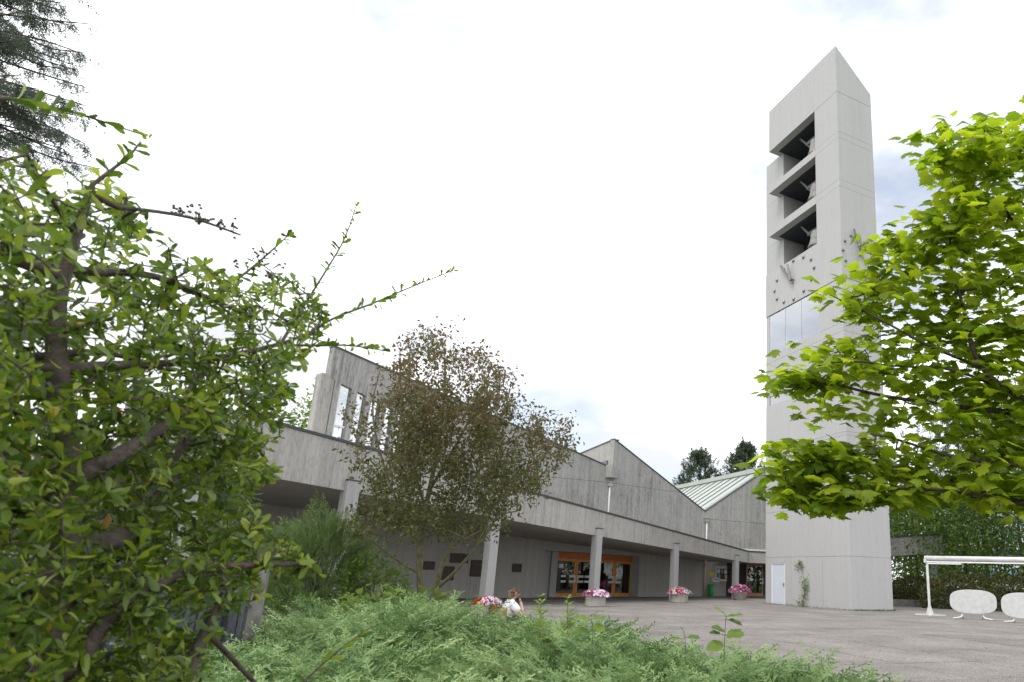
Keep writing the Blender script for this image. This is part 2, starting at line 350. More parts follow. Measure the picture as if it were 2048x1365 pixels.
def instances(tmpl, M, loc, tint):
    """many placed copies of a template (verts, tris) as arrays; M: (n,3,3) columns = local axes"""
    tv, tt = tmpl; tv = np.asarray(tv, float); tt = np.asarray(tt, int); n = len(loc)
    V = np.einsum('nij,kj->nki', M, tv)+loc[:, None, :]
    T = tt[None]+(np.arange(n)*len(tv))[:, None, None]
    return V.reshape(-1, 3), T.reshape(-1, 3), np.repeat(tint, len(tv))
def merge(parts):
    Vs, Ts, Cs, o = [], [], [], 0
    for v, t, c in parts: Vs.append(v); Ts.append(t+o); Cs.append(c); o += len(v)
    return np.concatenate(Vs), np.concatenate(Ts), np.concatenate(Cs)
def nrm(a): return a/(np.linalg.norm(a, axis=-1, keepdims=True)+1e-9)
def frames(axis, normal, size, wid=1.0):
    """(n,3,3): Y along axis, Z near normal, scaled"""
    y = nrm(axis); x = nrm(np.cross(y, normal)); z = np.cross(x, y); size = np.asarray(size)[:, None]
    return np.stack([x*size*wid, y*size, z*size], axis=2)
def frustums(segs, n=5):
    """segs: list of (p0, p1, r0, r1) -> arrays"""
    p0 = np.array([s[0] for s in segs]); p1 = np.array([s[1] for s in segs]); r0 = np.array([s[2] for s in segs]); r1 = np.array([s[3] for s in segs])
    d = nrm(p1-p0); a = nrm(np.cross(d, np.array([0.31, 0.17, 0.93]))); b = np.cross(d, a)
    k = np.arange(n)*2*math.pi/n; c, s_ = np.cos(k), np.sin(k)
    ring = lambda p, r: p[:, None, :]+r[:, None, None]*(c[None, :, None]*a[:, None, :]+s_[None, :, None]*b[:, None, :])
    V = np.concatenate([ring(p0, r0), ring(p1+d*r1[:, None]*0.5, r1)], axis=1); T = []
    for i in range(n): j = (i+1) % n; T += [(i, j, n+j), (i, n+j, n+i)]
    T = np.array(T)[None]+(np.arange(len(segs))*2*n)[:, None, None]
    return V.reshape(-1, 3), T.reshape(-1, 3)

def resample(pl, step):
    pl = np.array(pl, float); out_ = [pl[0]]
    for a, b in zip(pl[:-1], pl[1:]):
        k = max(1, int(np.linalg.norm(b-a)/step))
        for i in range(1, k+1): out_.append(a+(b-a)*i/k)
    return np.array(out_)
def smooth_line(pl, it=2):
    pl = np.array(pl, float)
    for _ in range(it):
        q = [pl[0]]
        for a, b in zip(pl[:-1], pl[1:]): q += [a*.75+b*.25, a*.25+b*.75]
        q.append(pl[-1]); pl = np.array(q)
    return pl
class Tree:
    """limbs given as polylines; targets are joined to the nearest wood by crooked twigs"""
    def __init__(s): s.p = []; s.par = []; s.rmin = []
    def limb(s, pl, r0, r1, step=0.15, attach=None, jit=0.0):
        pl = resample(smooth_line(pl), step); n = len(pl); prev = -1 if attach is None else attach
        if s.p and attach is None: prev = int(np.argmin(np.linalg.norm(np.array(s.p)-pl[0], axis=1)))
        for i, q in enumerate(pl):
            if jit and 0 < i < n-1: q = q+rng.normal(0, jit, 3)
            s.p.append(q); s.par.append(prev); s.rmin.append(r0+(r1-r0)*i/max(1, n-1)); prev = len(s.p)-1
    def reach(s, targets, rt=0.003, seg=0.12, bend=0.15, lift=0.0, maxlen=None):
        P0 = np.array(s.p); d = np.array([np.min(np.linalg.norm(P0-t, axis=1)) for t in targets]); tw = []
        for k in np.argsort(d):
            t = targets[k]; P = np.array(s.p); dd = np.linalg.norm(P-t, axis=1); i = int(np.argmin(dd)); L = dd[i]
            if L < 1e-3: tw.append((k, i, i)); continue
            m_ = max(1, int(L/seg)); a = P[i]; prev = i; off = rng.normal(0, bend*L, 3); off[2] += lift*L
            for j in range(1, m_+1):
                f = j/m_; q = a+(t-a)*f+off*math.sin(math.pi*f)*0.5*(1 if j < m_ else 0)
                s.p.append(q); s.par.append(prev); s.rmin.append(rt); prev = len(s.p)-1
            tw.append((k, i, prev))
        return tw
    def segs(s, k=0.0035, e=0.45, rmax=9):
        n = len(s.p); c = np.ones(n)
        for i in range(n-1, -1, -1):
            if s.par[i] >= 0: c[s.par[i]] += c[i]
        r = np.maximum(np.array(s.rmin), np.minimum(rmax, k*(c/3)**e)); 
        return [(s.p[s.par[i]], s.p[i], min(r[s.par[i]], r[i]*1.6), r[i]) for i in range(n) if s.par[i] >= 0]
    def mesh(s, name, mt, parent=None, n=6, **k):
        V, T = frustums(s.segs(**k), n); return link(name, arr_mesh(name, V-base_of(parent), T, mt, smooth=True), parent)
def inpoly(pt, poly):
    x, y = pt; c = False; j = len(poly)-1
    for i in range(len(poly)):
        xi, yi = poly[i]; xj, yj = poly[j]
        if (yi > y) != (yj > y) and x < (xj-xi)*(y-yi)/(yj-yi)+xi: c = not c
        j = i
    return c
def rand_unit(n): return nrm(rng.normal(size=(n, 3)))

# ------------------------------------------------------------------ ground, plaza, planting bed
MB().abox(-400, 400, -300, 600, -0.6, -0.05).build('ground', 'lawn')
bpy.data.objects['ground']['kind'] = 'structure'
plaza = MB().abox(-14, 46, -6, 50, -0.045, -0.014).build('plaza', 'moss_joint'); plaza['kind'] = 'structure'
SL = 1.8; slab_me = None; far = MB(); ga = math.radians(-6)
gx, gy = np.array([math.cos(ga), math.sin(ga), 0]), np.array([-math.sin(ga), math.cos(ga), 0])
cells = []
for i in range(-12, 30):
    for j in range(-6, 34):
        c = gx*i*SL+gy*j*SL
        if not (-13 < c[0] < 45 and -5 < c[1] < 49): continue
        px, py, dep = proj(c); d = math.hypot(c[0], c[1])
        vis = dep > 1 and 850 < px < 2200 and d < 26 and py > 1190 and d > 6.5
        cells.append((d if vis else 1e9, c))
cells.sort(key=lambda q: q[0])
for k, (d, c) in enumerate(cells):
    h = (SL-0.013)/2
    b = MB().box((0, 0, 0), gx, gy, -h, h, -0.014, 0.0, -h, h)
    if d < 1e8 and k < 290:
        if slab_me is None: o = b.build('paving_slab', 'paving', plaza, bevel=0); slab_me = o.data
        else: o = link('paving_slab', slab_me, plaza)
        o.location = (c[0], c[1], random.uniform(-0.004, 0.003))
    else:
        far.add([tuple(np.array(q)+c) for q in b.v], b.f)
o = far.build('paving_slabs', 'paving', plaza); o['kind'] = 'stuff'

TH = [-75, -20, -4, 3, 7.6, 10.5, 13.4, 17, 21.5, 27, 34, 42, 44.5, 48]
DF = [26, 24, 14.5, 14.4, 14.3, 13.4, 11.2, 11.8, 12.2, 11.0, 9.5, 8.2, 7.0, 4.5]
ZF = [0.35, 0.35, 0.28, 0.55, 0.76, 0.68, 0.58, 0.56, 0.48, 0.34, 0.30, 0.26, 0.24, 0.2]
def bed_top(x, y):
    """height of the juniper canopy over the bed, 0 outside"""
    th = np.degrees(np.arctan2(x, y)); d = np.hypot(x, y)
    D = np.interp(th, TH, DF); z = np.interp(th, TH, ZF)
    t = np.clip((d-5)/(D*0.8-5), 0, 1); t = t*t*(3-2*t); zz = 0.36+(z-0.36)*t
    e = np.clip((D-d)/1.1, 0, 1); return zz*np.sqrt(e)
nth, nd = 90, 60; V = []; T = []
for i in range(nth):
    th = math.radians(-75+123*i/(nth-1))
    for j in range(nd):
        d = 0.05+(np.interp(math.degrees(th), TH, DF)+0.02)*j/(nd-1); x, y = d*math.sin(th), d*math.cos(th)
        zz = float(bed_top(x, y)); lo = max(0.0, zz-0.27)*min(1, d/4)+0.04*random.random()+0.012
        if d > 13.5 and math.degrees(th) < -3: lo = 0.06+0.05*random.random()
        if j == nd-1: lo = -0.03
        V.append((x, y, lo))
for i in range(nth-1):
    for j in range(nd-1):
        a = i*nd+j; T += [(a, a+1, a+nd+1), (a, a+nd+1, a+nd)]
o = link('planting_bed', arr_mesh('planting_bed', V, T, 'soil', smooth=True)); o['kind'] = 'structure'

# ------------------------------------------------------------------ church
U58 = azdir(58); N58 = np.array([U58[1], -U58[0], 0]); FO = np.array([17.1, 33.9, 0])
UW = azdir(66); NW = np.array([UW[1], -UW[0], 0]); WO = np.array([8.7, 35.7, 0])
def fs(px, py): q = onplane(px, py, FO, 58); return float((q-FO)@U58), float(q[2])
def ws(px, py, back=0.0): o_ = WO-NW*back; q = onplane(px, py, o_, 66); return float((q-o_)@UW), float(q[2])
def fpt(s, z, n=0.0): return FO+U58*s+N58*n+np.array([0, 0, z])
def wpt(s, z, n=0.0): return WO+UW*s+NW*n+np.array([0, 0, z])
church = empty('church', WO, 'low weathered grey concrete church with canopy, columns and sawtooth roofline', 'church')

# canopy edge beam, its coping and the soffit
sL, sR = fs(250, 850)[0], fs(1497, 1115)[0]
lt = lambda s: np.interp(s, [fs(350, 794.5)[0], fs(1497, 1104.5)[0]], [fs(350, 794.5)[1], fs(1497, 1104.5)[1]])
lb = lambda s: np.interp(s, [fs(350, 921)[0], fs(1497, 1126)[0]], [fs(350, 921)[1], fs(1497, 1126)[1]])
cuts = [sL, fs(713, 990)[0]-3.2, fs(993, 1080)[0]-3.5, fs(1202, 1060)[0]+3.6, sR]
for a, b in zip(cuts[:-1], cuts[1:]):
    a2, b2 = a+0.006, b-0.006
    MB().prism([fpt(a2, lb(a2)), fpt(b2, lb(b2)), fpt(b2, lt(b2)), fpt(a2, lt(a2))], -N58*0.28).build('edge_beam', 'concrete_pale', church)
    MB().prism([fpt(a, lt(a)+0.004, 0.035), fpt(b, lt(b)+0.004, 0.035), fpt(b, lt(b)+0.09, 0.035), fpt(a, lt(a)+0.09, 0.035)], -N58*0.36).build('coping', 'dark_flashing', church)
# beam end turning back behind the tower
C1 = fpt(sR, 0); E1 = C1+azdir(99)*7.5
for q, z0, z1, mt_, off in ((0, lb(sR), lt(sR), 'concrete_pale', 0.0), (1, lt(sR)+0.004, lt(sR)+0.09, 'dark_flashing', 0.035)):
    d_ = azdir(99); n_ = np.array([d_[1], -d_[0], 0])
    P0 = C1+n_*off+d_*0.01; P1 = E1+n_*off
    MB().prism([P0+[0, 0, z0], P1+[0, 0, z0], P1+[0, 0, z1], P0+[0, 0, z1]], -n_*0.28).build('edge_beam' if q == 0 else 'coping', mt_, church)
def soff(p):   # soffit height below a plan point
    return float(lb((np.array([p[0], p[1], 0])-FO)@U58))
for a, b in zip(np.linspace(sL, sR, 9)[:-1], np.linspace(sL, sR, 9)[1:]):
    qs = [fpt(a, lb(a)+0.03, -0.285), fpt(b, lb(b)+0.03, -0.285), fpt(b, lb(b)+0.03, -9.0), fpt(a, lb(a)+0.03, -9.0)]
    MB().prism(qs, (0, 0, 0.3)).build('soffit', 'concrete_inside', church)
qs = [C1+[0, 0, lb(sR)+0.03]-N58*0.3, E1+[0, 0, lb(sR)+0.03], E1+[0, 9, lb(sR)+0.03], C1+[0, 9, lb(sR)+0.03]]
MB().prism(qs, (0, 0, 0.3)).build('soffit', 'concrete_inside', church)

# columns
for px, py in ((713, 990), (993, 1082), (1202, 1060), (1355, 1092), (1475, 1115)):
    s1 = fs(px, py)[0]; zt = float(lb(s1))+0.34
    c = MB().box(FO, U58, N58, s1-0.43, s1, -0.04, zt, -0.20, 0.13).build('column', 'concrete_column', church, bevel=0.012)
    MB().box(FO, U58, N58, s1-0.45, s1+0.03, zt, zt+0.035, -0.0, 0.15).build('cap', 'dark_flashing', c)
s1 = fs(420, 900)[0]
MB().box(FO, U58, N58, s1-0.43, s1, -0.04, float(lb(s1))+0.3, -0.20, 0.13).build('column', 'concrete_column', church)

# ground storey wall with the door recess
s_a = ws(1087, 1150)[0]; s_b = ws(1277, 1150)[0]; dz = ws(1120, 1104, 0.7)[1]
zt = 4.05
edges = [-19.0, -13.0, -7.4, -2.0, s_a]
for a, b in zip(edges[:-1], edges[1:]): MB().box(WO, UW, NW, a+0.005, b-0.005, -0.04, zt, -0.3, 0.0).build('wall_panel', 'concrete_inside', church)
MB().box(WO, UW, NW, s_a, s_b, dz, zt, -0.3, -0.002).build('lintel', 'concrete_inside', church)
edges = [s_b, s_b+4.2, s_b+9.0, s_b+20]
for a, b in zip(edges[:-1], edges[1:]): MB().box(WO, UW, NW, a+0.005, b-0.005, -0.04, zt, -0.3, 0.0).build('wall_panel', 'concrete_inside', church)
MB().box(WO, UW, NW, s_a-0.02, s_b+0.02, -0.04, zt, -3.2, -3.0).build('lobby_wall', 'dark_inside', church)
MB().box(WO, UW, NW, s_a-0.3, s_a-0.002, -0.04, zt, -3.0, -0.302).build('reveal', 'concrete_inside', church)
MB().box(WO, UW, NW, s_b+0.002, s_b+0.3, -0.04, zt, -3.0, -0.302).build('reveal', 'concrete_inside', church)
MB().box(WO, UW, NW, s_a, s_b, dz+0.0, dz+0.2, -3.0, -0.302).build('reveal', 'concrete_inside', church)
DB = 0.7                                           # doors sit this far behind the wall face
d0, d1 = ws(1108, 1160, DB)[0], ws(1262, 1160, DB)[0]
for a, b in ((ws(1096, 1150, DB)[0], d0), (d1+0.06, ws(1274, 1150, DB)[0])):
    MB().box(WO, UW, NW, a, b-0.01, -0.04, dz-0.003, -DB-0.1, -DB+0.22).build('pilaster', 'concrete_column', church)
zh = ws(1120, 1116.5, DB)[1]
MB().box(WO, UW, NW, d0, d1, zh, dz-0.004, -DB-0.05, -DB+0.05).build('transom_panel', 'red_wood', church)
MB().box(WO, UW, NW, d0, d1, -0.02, 0.035, -DB-0.1, -DB+0.12).build('threshold', 'sill_wood', church)
lw = (d1-d0)/4
def door_leaf(parent, O, u, n_, a, b, z0, z1, hinge, stickers, wood='orange_wood', glass='glass_dark'):
    """one glazed leaf; hinge -1/1 tells on which side the pull handle is not"""
    fr = MB(); st = 0.15
    fr.box(O, u, n_, a, a+st, z0, z1, -0.03, 0.03).box(O, u, n_, b-st, b, z0, z1, -0.03, 0.03)
    fr.box(O, u, n_, a+st, b-st, z0, z0+0.17, -0.03, 0.028).box(O, u, n_, a+st, b-st, z1-0.15, z1, -0.03, 0.028)
    leaf = fr.build('door', wood, parent)
    MB().box(O, u, n_, a+st, b-st, z0+0.17, z1-0.15, -0.008, 0.004).build('pane', glass, leaf)
    e = b-0.035 if hinge < 0 else a+0.035; sg = -1 if hinge < 0 else 1
    h = MB(); zc = z0+(z1-z0)*0.46
    lo, hi = sorted((e, e+sg*0.12)); h.box(O, u, n_, lo, hi, zc-0.20, zc+0.20, 0.07, 0.10)
    lo, hi = sorted((e+sg*0.005, e+sg*0.52))
    h.box(O, u, n_, lo, hi, zc+0.08, zc+0.21, 0.068, 0.099).box(O, u, n_, lo, hi, zc-0.21, zc-0.08, 0.068, 0.099)
    h.box(O, u, n_, e+sg*0.05-0.015, e+sg*0.05+0.015, zc-0.02, zc+0.02, 0.03, 0.07)
    h.build('handle', 'handle_metal', leaf)
    if stickers:
        lo, hi = sorted((e+sg*0.70, e+sg*1.08)); sk_ = MB()
        sk_.box(O, u, n_, lo, hi, zc+0.08, zc+0.21, 0.006, 0.009).box(O, u, n_, lo, hi, zc-0.21, zc-0.08, 0.006, 0.009)
        sk_.build('sticker', 'white_pipe', leaf)
    return leaf
DO = WO-NW*DB
MB().box(WO, UW, NW, s_a+0.002, ws(1096, 1150, DB)[0]-0.004, -0.04, dz-0.003, -DB-0.06, -DB+0.1).build('reveal', 'concrete_inside', church)
leaves = []
for k in range(4):
    leaves.append(door_leaf(church, DO, UW, NW, d0+k*lw+0.012, d0+(k+1)*lw-0.012, 0.04, zh-0.01, -1 if k % 2 == 0 else 1, k in (0, 1)))
a = d0+0.30
MB().box(DO, UW, NW, a, a+0.32, 1.62, 1.84, 0.006, 0.012).build('notice_sheet', 'paper', leaves[0])
MB().box(DO, UW, NW, a-0.02, a+0.52, 1.02, 1.62, -0.05, -0.04).build('poster', 'poster_blue', leaves[0])
# far door beyond the last column
r0, r1 = ws(1490, 1160)[0], ws(1523, 1160)[0]
zr = ws(1505, 1128)[1]
MB().box(WO, UW, NW, r0-2.6, r1+4.5, 0.0, zr+0.35, 0.02, 0.06).build('shade_panel', 'dark_inside', church)  # dark panel whose colour paints the deep shade around this door
door_leaf(church, WO+NW*0.1, UW, NW, r0, r1, 0.03, zr, -1, False, 'red_wood')
MB().box(WO, UW, NW, r0-0.1, r1+0.1, -0.01, 0.02, 0.0, 0.3).build('threshold', 'sill_wood', church)

# upper wall 1: windows between fins, then solid
rl, rr = ws(668, 694), ws(1211, 932)
zroof = lambda s: rl[1]+(s-rl[0])*(rr[1]-rl[1])/(rr[0]-rl[0])
su = ws(664, 720)[0]; spier = ws(634, 800)[0]; se = ws(800, 880)[0]; sJ = rr[0]
h0, h1 = ws(657, 755), ws(728, 790); head = lambda s: h0[1]+(s-h0[0])*(h1[1]-h0[1])/(h1[0]-h0[0])
j0, j1 = ws(1106, 954.7), ws(1214, 964.6); zj = lambda s: j0[1]+(s-j0[0])*(j1[1]-j0[1])/(j1[0]-j0[0])
zb = 4.06
zje = min(zj(se), head(se)-0.1)
MB().prism([wpt(su, zroof(su)), wpt(sJ, zroof(sJ)), wpt(sJ, zj(sJ)), wpt(se, zje), wpt(se, head(se)), wpt(su, head(su))], -NW*0.4).build('wall_panel', 'concrete_old', church)
MB().prism([wpt(se, zje-0.016), wpt(sJ, zj(sJ)-0.016), wpt(sJ, zb), wpt(se, zb)], -NW*0.4).build('wall_panel', 'concrete_old', church)
MB().prism([wpt(su-0.02, zroof(su)+0.005, 0.03), wpt(sJ, zroof(sJ)+0.005, 0.03), wpt(sJ, zroof(sJ)+0.085, 0.03), wpt(su-0.02, zroof(su)+0.085, 0.03)], -NW*0.45).build('coping', 'dark_flashing', church)
zp = ws(650, 747)[1]
s0 = ws(626, 866)[0]
pier = MB().prism([wpt(s0-0.02, zb), wpt(su+0.25, zb), wpt(su+0.25, head(su)-0.02), wpt(su-0.003, head(su)-0.02), wpt(su-0.003, zp), wpt(spier+0.02, zp)], -NW*0.55).build('pier', 'concrete_pale', church)
fx = [(668, 790), (703.5, 800), (724, 830), (752, 860), (777, 880)]
fx = [(706, 795), (733, 815), (757, 860), (782, 880)]
fins = [su+0.38]+[ws(a_, b_)[0] for a_, b_ in fx]
for k, s in enumerate(fins):
    MB().box(WO, UW, NW, s-0.10, s+0.12, zb, head(s)+0.55, -0.36, 0.07).build('fin', 'concrete_old', church)
bays = [su+0.26]+fins[0:]
b_edges = [(su+0.26, fins[0]-0.115)]+[(fins[k]+0.155, fins[k+1]-0.115) for k in range(len(fins)-1)]+[(fins[-1]+0.155, se-0.01)]
ztr = ws(665, 850)[1]
for a, b in b_edges:
    if b-a < 0.1: continue
    pa = MB().prism([wpt(a, zb, -0.12), wpt(b, zb, -0.12), wpt(b, head(b)-0.02, -0.12), wpt(a, head(a)-0.02, -0.12)], -NW*0.02).build('window_pane', 'glass_sky', church)
    fr = MB(); fr.box(WO, UW, NW, a, a+0.06, zb, head(a)-0.03, -0.115, -0.07).box(WO, UW, NW, a+0.06, b, ztr-0.05, ztr+0.05, -0.115, -0.075)
    fr.build('frame', 'white_frame', pa)
MB().box(WO, UW, NW, su+1.2, se, zb, head(se), -1.6, -1.5).build('inner_wall', 'pale_inside', church)

# scupper and downpipes
def downpipe(px, py0, py1, p0, az, big):
    u = azdir(az); n_ = np.array([u[1], -u[0], 0]); q0 = onplane(px, py0, p0, az); z1 = onplane(px, py1, p0, az)[2]
    pp = MB().tube([q0+n_*0.12+[0, 0, -0.25], [*(q0+n_*0.12)[:2], z1-1.6]], 0.055, 10).build('downpipe', 'white_pipe', church, smooth=True)
    hb = MB(); c = q0+n_*0.02
    hb.box(c, u, n_, -0.19, 0.19, -0.05, 0.0, -0.0, 0.26).box(c, u, n_, -0.13, 0.13, -0.28, -0.05, -0.0, 0.22)
    hb.build('hopper', 'zinc', pp)
    if big:
        b = MB(); b.box(c, u, n_, -0.36, 0.36, 0.22, 0.30, -0.05, 0.5).box(c, u, n_, -0.36, -0.26, 0.30, 1.0, -0.05, 0.5).box(c, u, n_, 0.26, 0.36, 0.30, 0.85, -0.05, 0.5)
        b.box(c, u, n_, -0.26, 0.26, 0.30, 0.85, 0.4, 0.5)
        b.build('scupper', 'concrete_old', church)
downpipe(1217.5, 964, 1027, WO, 66, True)

# walls 2 and 3 of the sawtooth
J1 = wpt(sJ, 0)
W2 = lambda px, py: onplane(px, py, J1, 75)
pk = W2(1229, 880); p2e = W2(1410, 1024)
u2 = azdir(75); n2 = np.array([u2[1], -u2[0], 0])
sl2 = lambda p: pk[2]+(np.hypot(*(p-pk)[:2]))*(p2e[2]-pk[2])/np.hypot(*(p2e-pk)[:2])
a, b = W2(1226, 966.6), W2(1351, 984); zjl = lambda p: a[2]+((p-a)@u2)*(b[2]-a[2])/((b-a)@u2)
def xyz(p, z): return np.array([p[0], p[1], z])
pkx = xyz(pk, 0); p2x = xyz(p2e, 0)
# where the joint meets the sloping top
tt = [q for q in np.linspace(0, 1, 400) if zjl(pkx+(p2x-pkx)*q) > sl2(xyz(pkx+(p2x-pkx)*q, pk[2]))]
q_ = pkx+(p2x-pkx)*tt[0]
MB().prism([xyz(pkx, pk[2]), xyz(q_, zjl(q_)), xyz(pkx, zjl(pkx))], -n2*0.4).build('wall_panel', 'concrete_old', church)
MB().prism([xyz(pkx, zjl(pkx)-0.016), xyz(q_, zjl(q_)-0.016), xyz(p2x, p2e[2]), xyz(p2x, 3.05), xyz(pkx, 3.05)], -n2*0.4).build('wall_panel', 'concrete_old', church)
J1i = J1+u2*0.0
MB().prism([xyz(J1i, 4.0), xyz(pkx-u2*0.004, 4.0), xyz(pkx-u2*0.004, zjl(pkx)+0.3), xyz(J1i, zjl(pkx)+0.3)], -n2*0.38).build('wall_panel', 'concrete_old', church)
MB().prism([xyz(pkx, pk[2]+0.005)+n2*0.03, xyz(p2x, p2e[2]+0.005)+n2*0.03, xyz(p2x, p2e[2]+0.085)+n2*0.03, xyz(pkx, pk[2]+0.085)+n2*0.03], -n2*0.46).build('coping', 'dark_flashing', church)
# side wall behind the peak, running back
Y_ = np.array([0, 1., 0]); X_ = np.array([1., 0, 0])
MB().abox(pk[0]-0.012, pk[0]+0.35, pk[1]+0.14, pk[1]+16, 3.0, pk[2]-0.004).build('side_wall', 'concrete_pale', church)
MB().abox(pk[0]-0.05, pk[0]+0.38, pk[1]+0.15, pk[1]+16, pk[2], pk[2]+0.075).build('coping', 'dark_flashing', church)
so_ = MB(); q0 = onplane(1205, 924, pk, 0)
so_.abox(pk[0]-0.10, pk[0]-0.014, q0[1]-1.0, q0[1]+1.2, q0[2]-0.55, q0[2]-0.05).build('vent', 'steel_dark', church)
# wall 3 and the green standing-seam roof
W3 = lambda px, py: onplane(px, py, p2e, 90)
r3 = W3(1531, 942); Y3 = p2e[1]; xv, zv = p2e[0], p2e[2]; k3 = (r3[2]-zv)/(r3[0]-xv)
xr = r3[0]; zr3 = r3[2]; z3j = W3(1470, 1043)[2]
MB().prism([(xv+0.004, Y3, zv), (xr, Y3, zr3), (xr, Y3, z3j), (xv+0.004, Y3, z3j)], (0, 0.4, 0)).build('wall_panel', 'concrete_old', church)
MB().prism([(xv+0.004, Y3, z3j-0.016), (xr, Y3, z3j-0.016), (xr, Y3, 2.9), (xv+0.004, Y3, 2.9)], (0, 0.4, 0)).build('wall_panel', 'concrete_old', church)
MB().prism([(xr+0.004, Y3, zr3), (xr+7, Y3, zr3-7*0.5), (xr+7, Y3, 2.9), (xr+0.004, Y3, 2.9)], (0, 0.4, 0)).build('wall_panel', 'concrete_old', church)
MB().prism([(xv, Y3-0.03, zv+0.005), (xr, Y3-0.03, zr3+0.005), (xr, Y3-0.03, zr3+0.06), (xv, Y3-0.03, zv+0.06)], (0, 0.1, 0)).build('coping', 'dark_flashing', church)
sb = W3(1476, 1098)
MB().abox(sb[0], xr+3, Y3-0.10, Y3-0.002, sb[2]-0.12, sb[2]+0.02).build('flashing', 'white_pipe', church)
LEN = 34.0
roof = MB().prism([(xv-0.02, Y3+0.08, zv+0.05), (xr, Y3+0.08, zr3+0.05), (xr, Y3+0.08, zr3-0.1), (xv-0.02, Y3+0.08, zv-0.1)], (0, LEN, 0)).build('roof', 'roof_green', church)
kk = 0; y = Y3+0.55
while y < Y3+LEN:
    MB().prism([(xv, y, zv+0.052), (xr, y, zr3+0.052), (xr, y, zr3+0.13), (xv, y, zv+0.13)], (0, 0.05, 0)).build('seam', 'beam_grey', roof)
    y += 1.2
MB().abox(xr-0.30, xr+0.2, Y3+0.09, Y3+LEN, zr3-0.05, zr3+0.28).build('ridge_cap', 'roof_green', roof)
MB().prism([(xv, Y3+0.081, zv+0.052), (xr, Y3+0.081, zr3+0.052), (xr, Y3+0.081, zr3+0.17), (xv, Y3+0.081, zv+0.17)], (0, 0.26, 0)).build('verge', 'roof_green', roof)
# roofs that rise behind the first two walls
MB().prism([xyz(pkx, pk[2]-0.25)-n2*0.42+X_*0.4, xyz(p2x, p2e[2]-0.05)-n2*0.42, xyz(p2x, p2e[2]-0.25)-n2*0.42, xyz(pkx, pk[2]-0.45)-n2*0.42+X_*0.4], (0, LEN-20, 0)).build('roof', 'roof_green', church)
downpipe(1411.5, 1036, 1081, p2e-n2*0.0, 75, False)

# ------------------------------------------------------------------ bell tower
X0, Y0, X1, YL, YB = 22.83, 25.28, 25.53, 32.42, 32.13
tower = empty('bell_tower', (X0, Y0, 0), 'tall pale concrete bell tower with slanted top, bell openings and clock', 'bell tower')
TW = 'concrete_tower'
def tb(x0, x1, y0, y1, z0, z1, name='panel', mt_=TW, par=tower): return MB().abox(x0, x1, y0, y1, z0, z1).build(name, mt_, par)
g = 0.012
MB().abox(X0+0.05, X1-0.05, Y0+0.05, Y0+1.9, 0.0, 29.0).build('core', 'concrete_column', tower)
MB().abox(X0+0.05, X1-0.05, Y0+1.92, YL-0.05, 0.0, 4.9).build('core', 'concrete_column', tower)
# lift 1 (door storey), vertical joints on the long face
ys = [Y0, 27.39, 28.66, 29.98, 30.58]
for a, b in zip(ys[:-1], ys[1:]): tb(X0, X0+0.3, a+(0.302 if a == Y0 else g/2)*0, b-g, 0.0, 2.56-g)
tb(X0+0.302, X1, Y0, Y0+0.3, 0.0, 2.56-g)
tb(X0, X0+0.3, 31.87, YL, 0.0, 2.56-g); tb(X0, X0+0.3, 30.58, 31.87, 2.23, 2.56-g)
tb(X1-0.3, X1, Y0+0.302, YL, 0, 2.56-g); tb(X0+0.302, X1-0.302, YL-0.3, YL, 0, 2.56-g)
door = MB().abox(X0+0.045, X0+0.09, 30.63, 31.82, 0.03, 2.19).build('door', 'door_metal', tower)
fr = MB(); fr.abox(X0+0.012, X0+0.11, 30.585, 30.63, 0, 2.225).abox(X0+0.012, X0+0.11, 31.82, 31.865, 0, 2.225).abox(X0+0.012, X0+0.11, 30.63, 31.82, 2.19, 2.224)
fr.build('frame', 'white_frame', door)
hd = MB(); hd.abox(X0+0.030, X0+0.045, 30.70, 30.76, 0.95, 1.17).tube([(X0+0.03, 30.73, 1.1), (X0-0.02, 30.73, 1.1), (X0-0.02, 30.88, 1.1)], 0.011, 6)
hd.build('handle', 'steel_dark', door)
# lift 2 and 3
tb(X0, X1, Y0, YL, 2.56, 5.10-g)
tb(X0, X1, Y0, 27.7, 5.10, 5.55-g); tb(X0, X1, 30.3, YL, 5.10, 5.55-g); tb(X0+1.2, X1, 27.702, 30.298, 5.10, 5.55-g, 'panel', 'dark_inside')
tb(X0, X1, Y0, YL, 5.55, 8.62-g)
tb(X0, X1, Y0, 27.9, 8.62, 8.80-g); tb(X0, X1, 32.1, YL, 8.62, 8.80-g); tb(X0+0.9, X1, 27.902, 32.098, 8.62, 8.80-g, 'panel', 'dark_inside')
tb(X0, X1, Y0, YL, 8.80, 11.57-g)
tb(X0, X1, Y0, 27.3, 11.57, 12.10-g); tb(X0+1.0, X1, 27.302, 32.055, 11.57, 12.10-g)
MB().abox(X0+0.05, X0+0.07, 27.31, 32.05, 11.57, 12.08).build('window_pane', 'glass_clear', tower)
tb(X0, X1, Y0, YL, 12.10, 14.30-g); tb(X0, X1, Y0, YL, 14.30, 14.80-g)
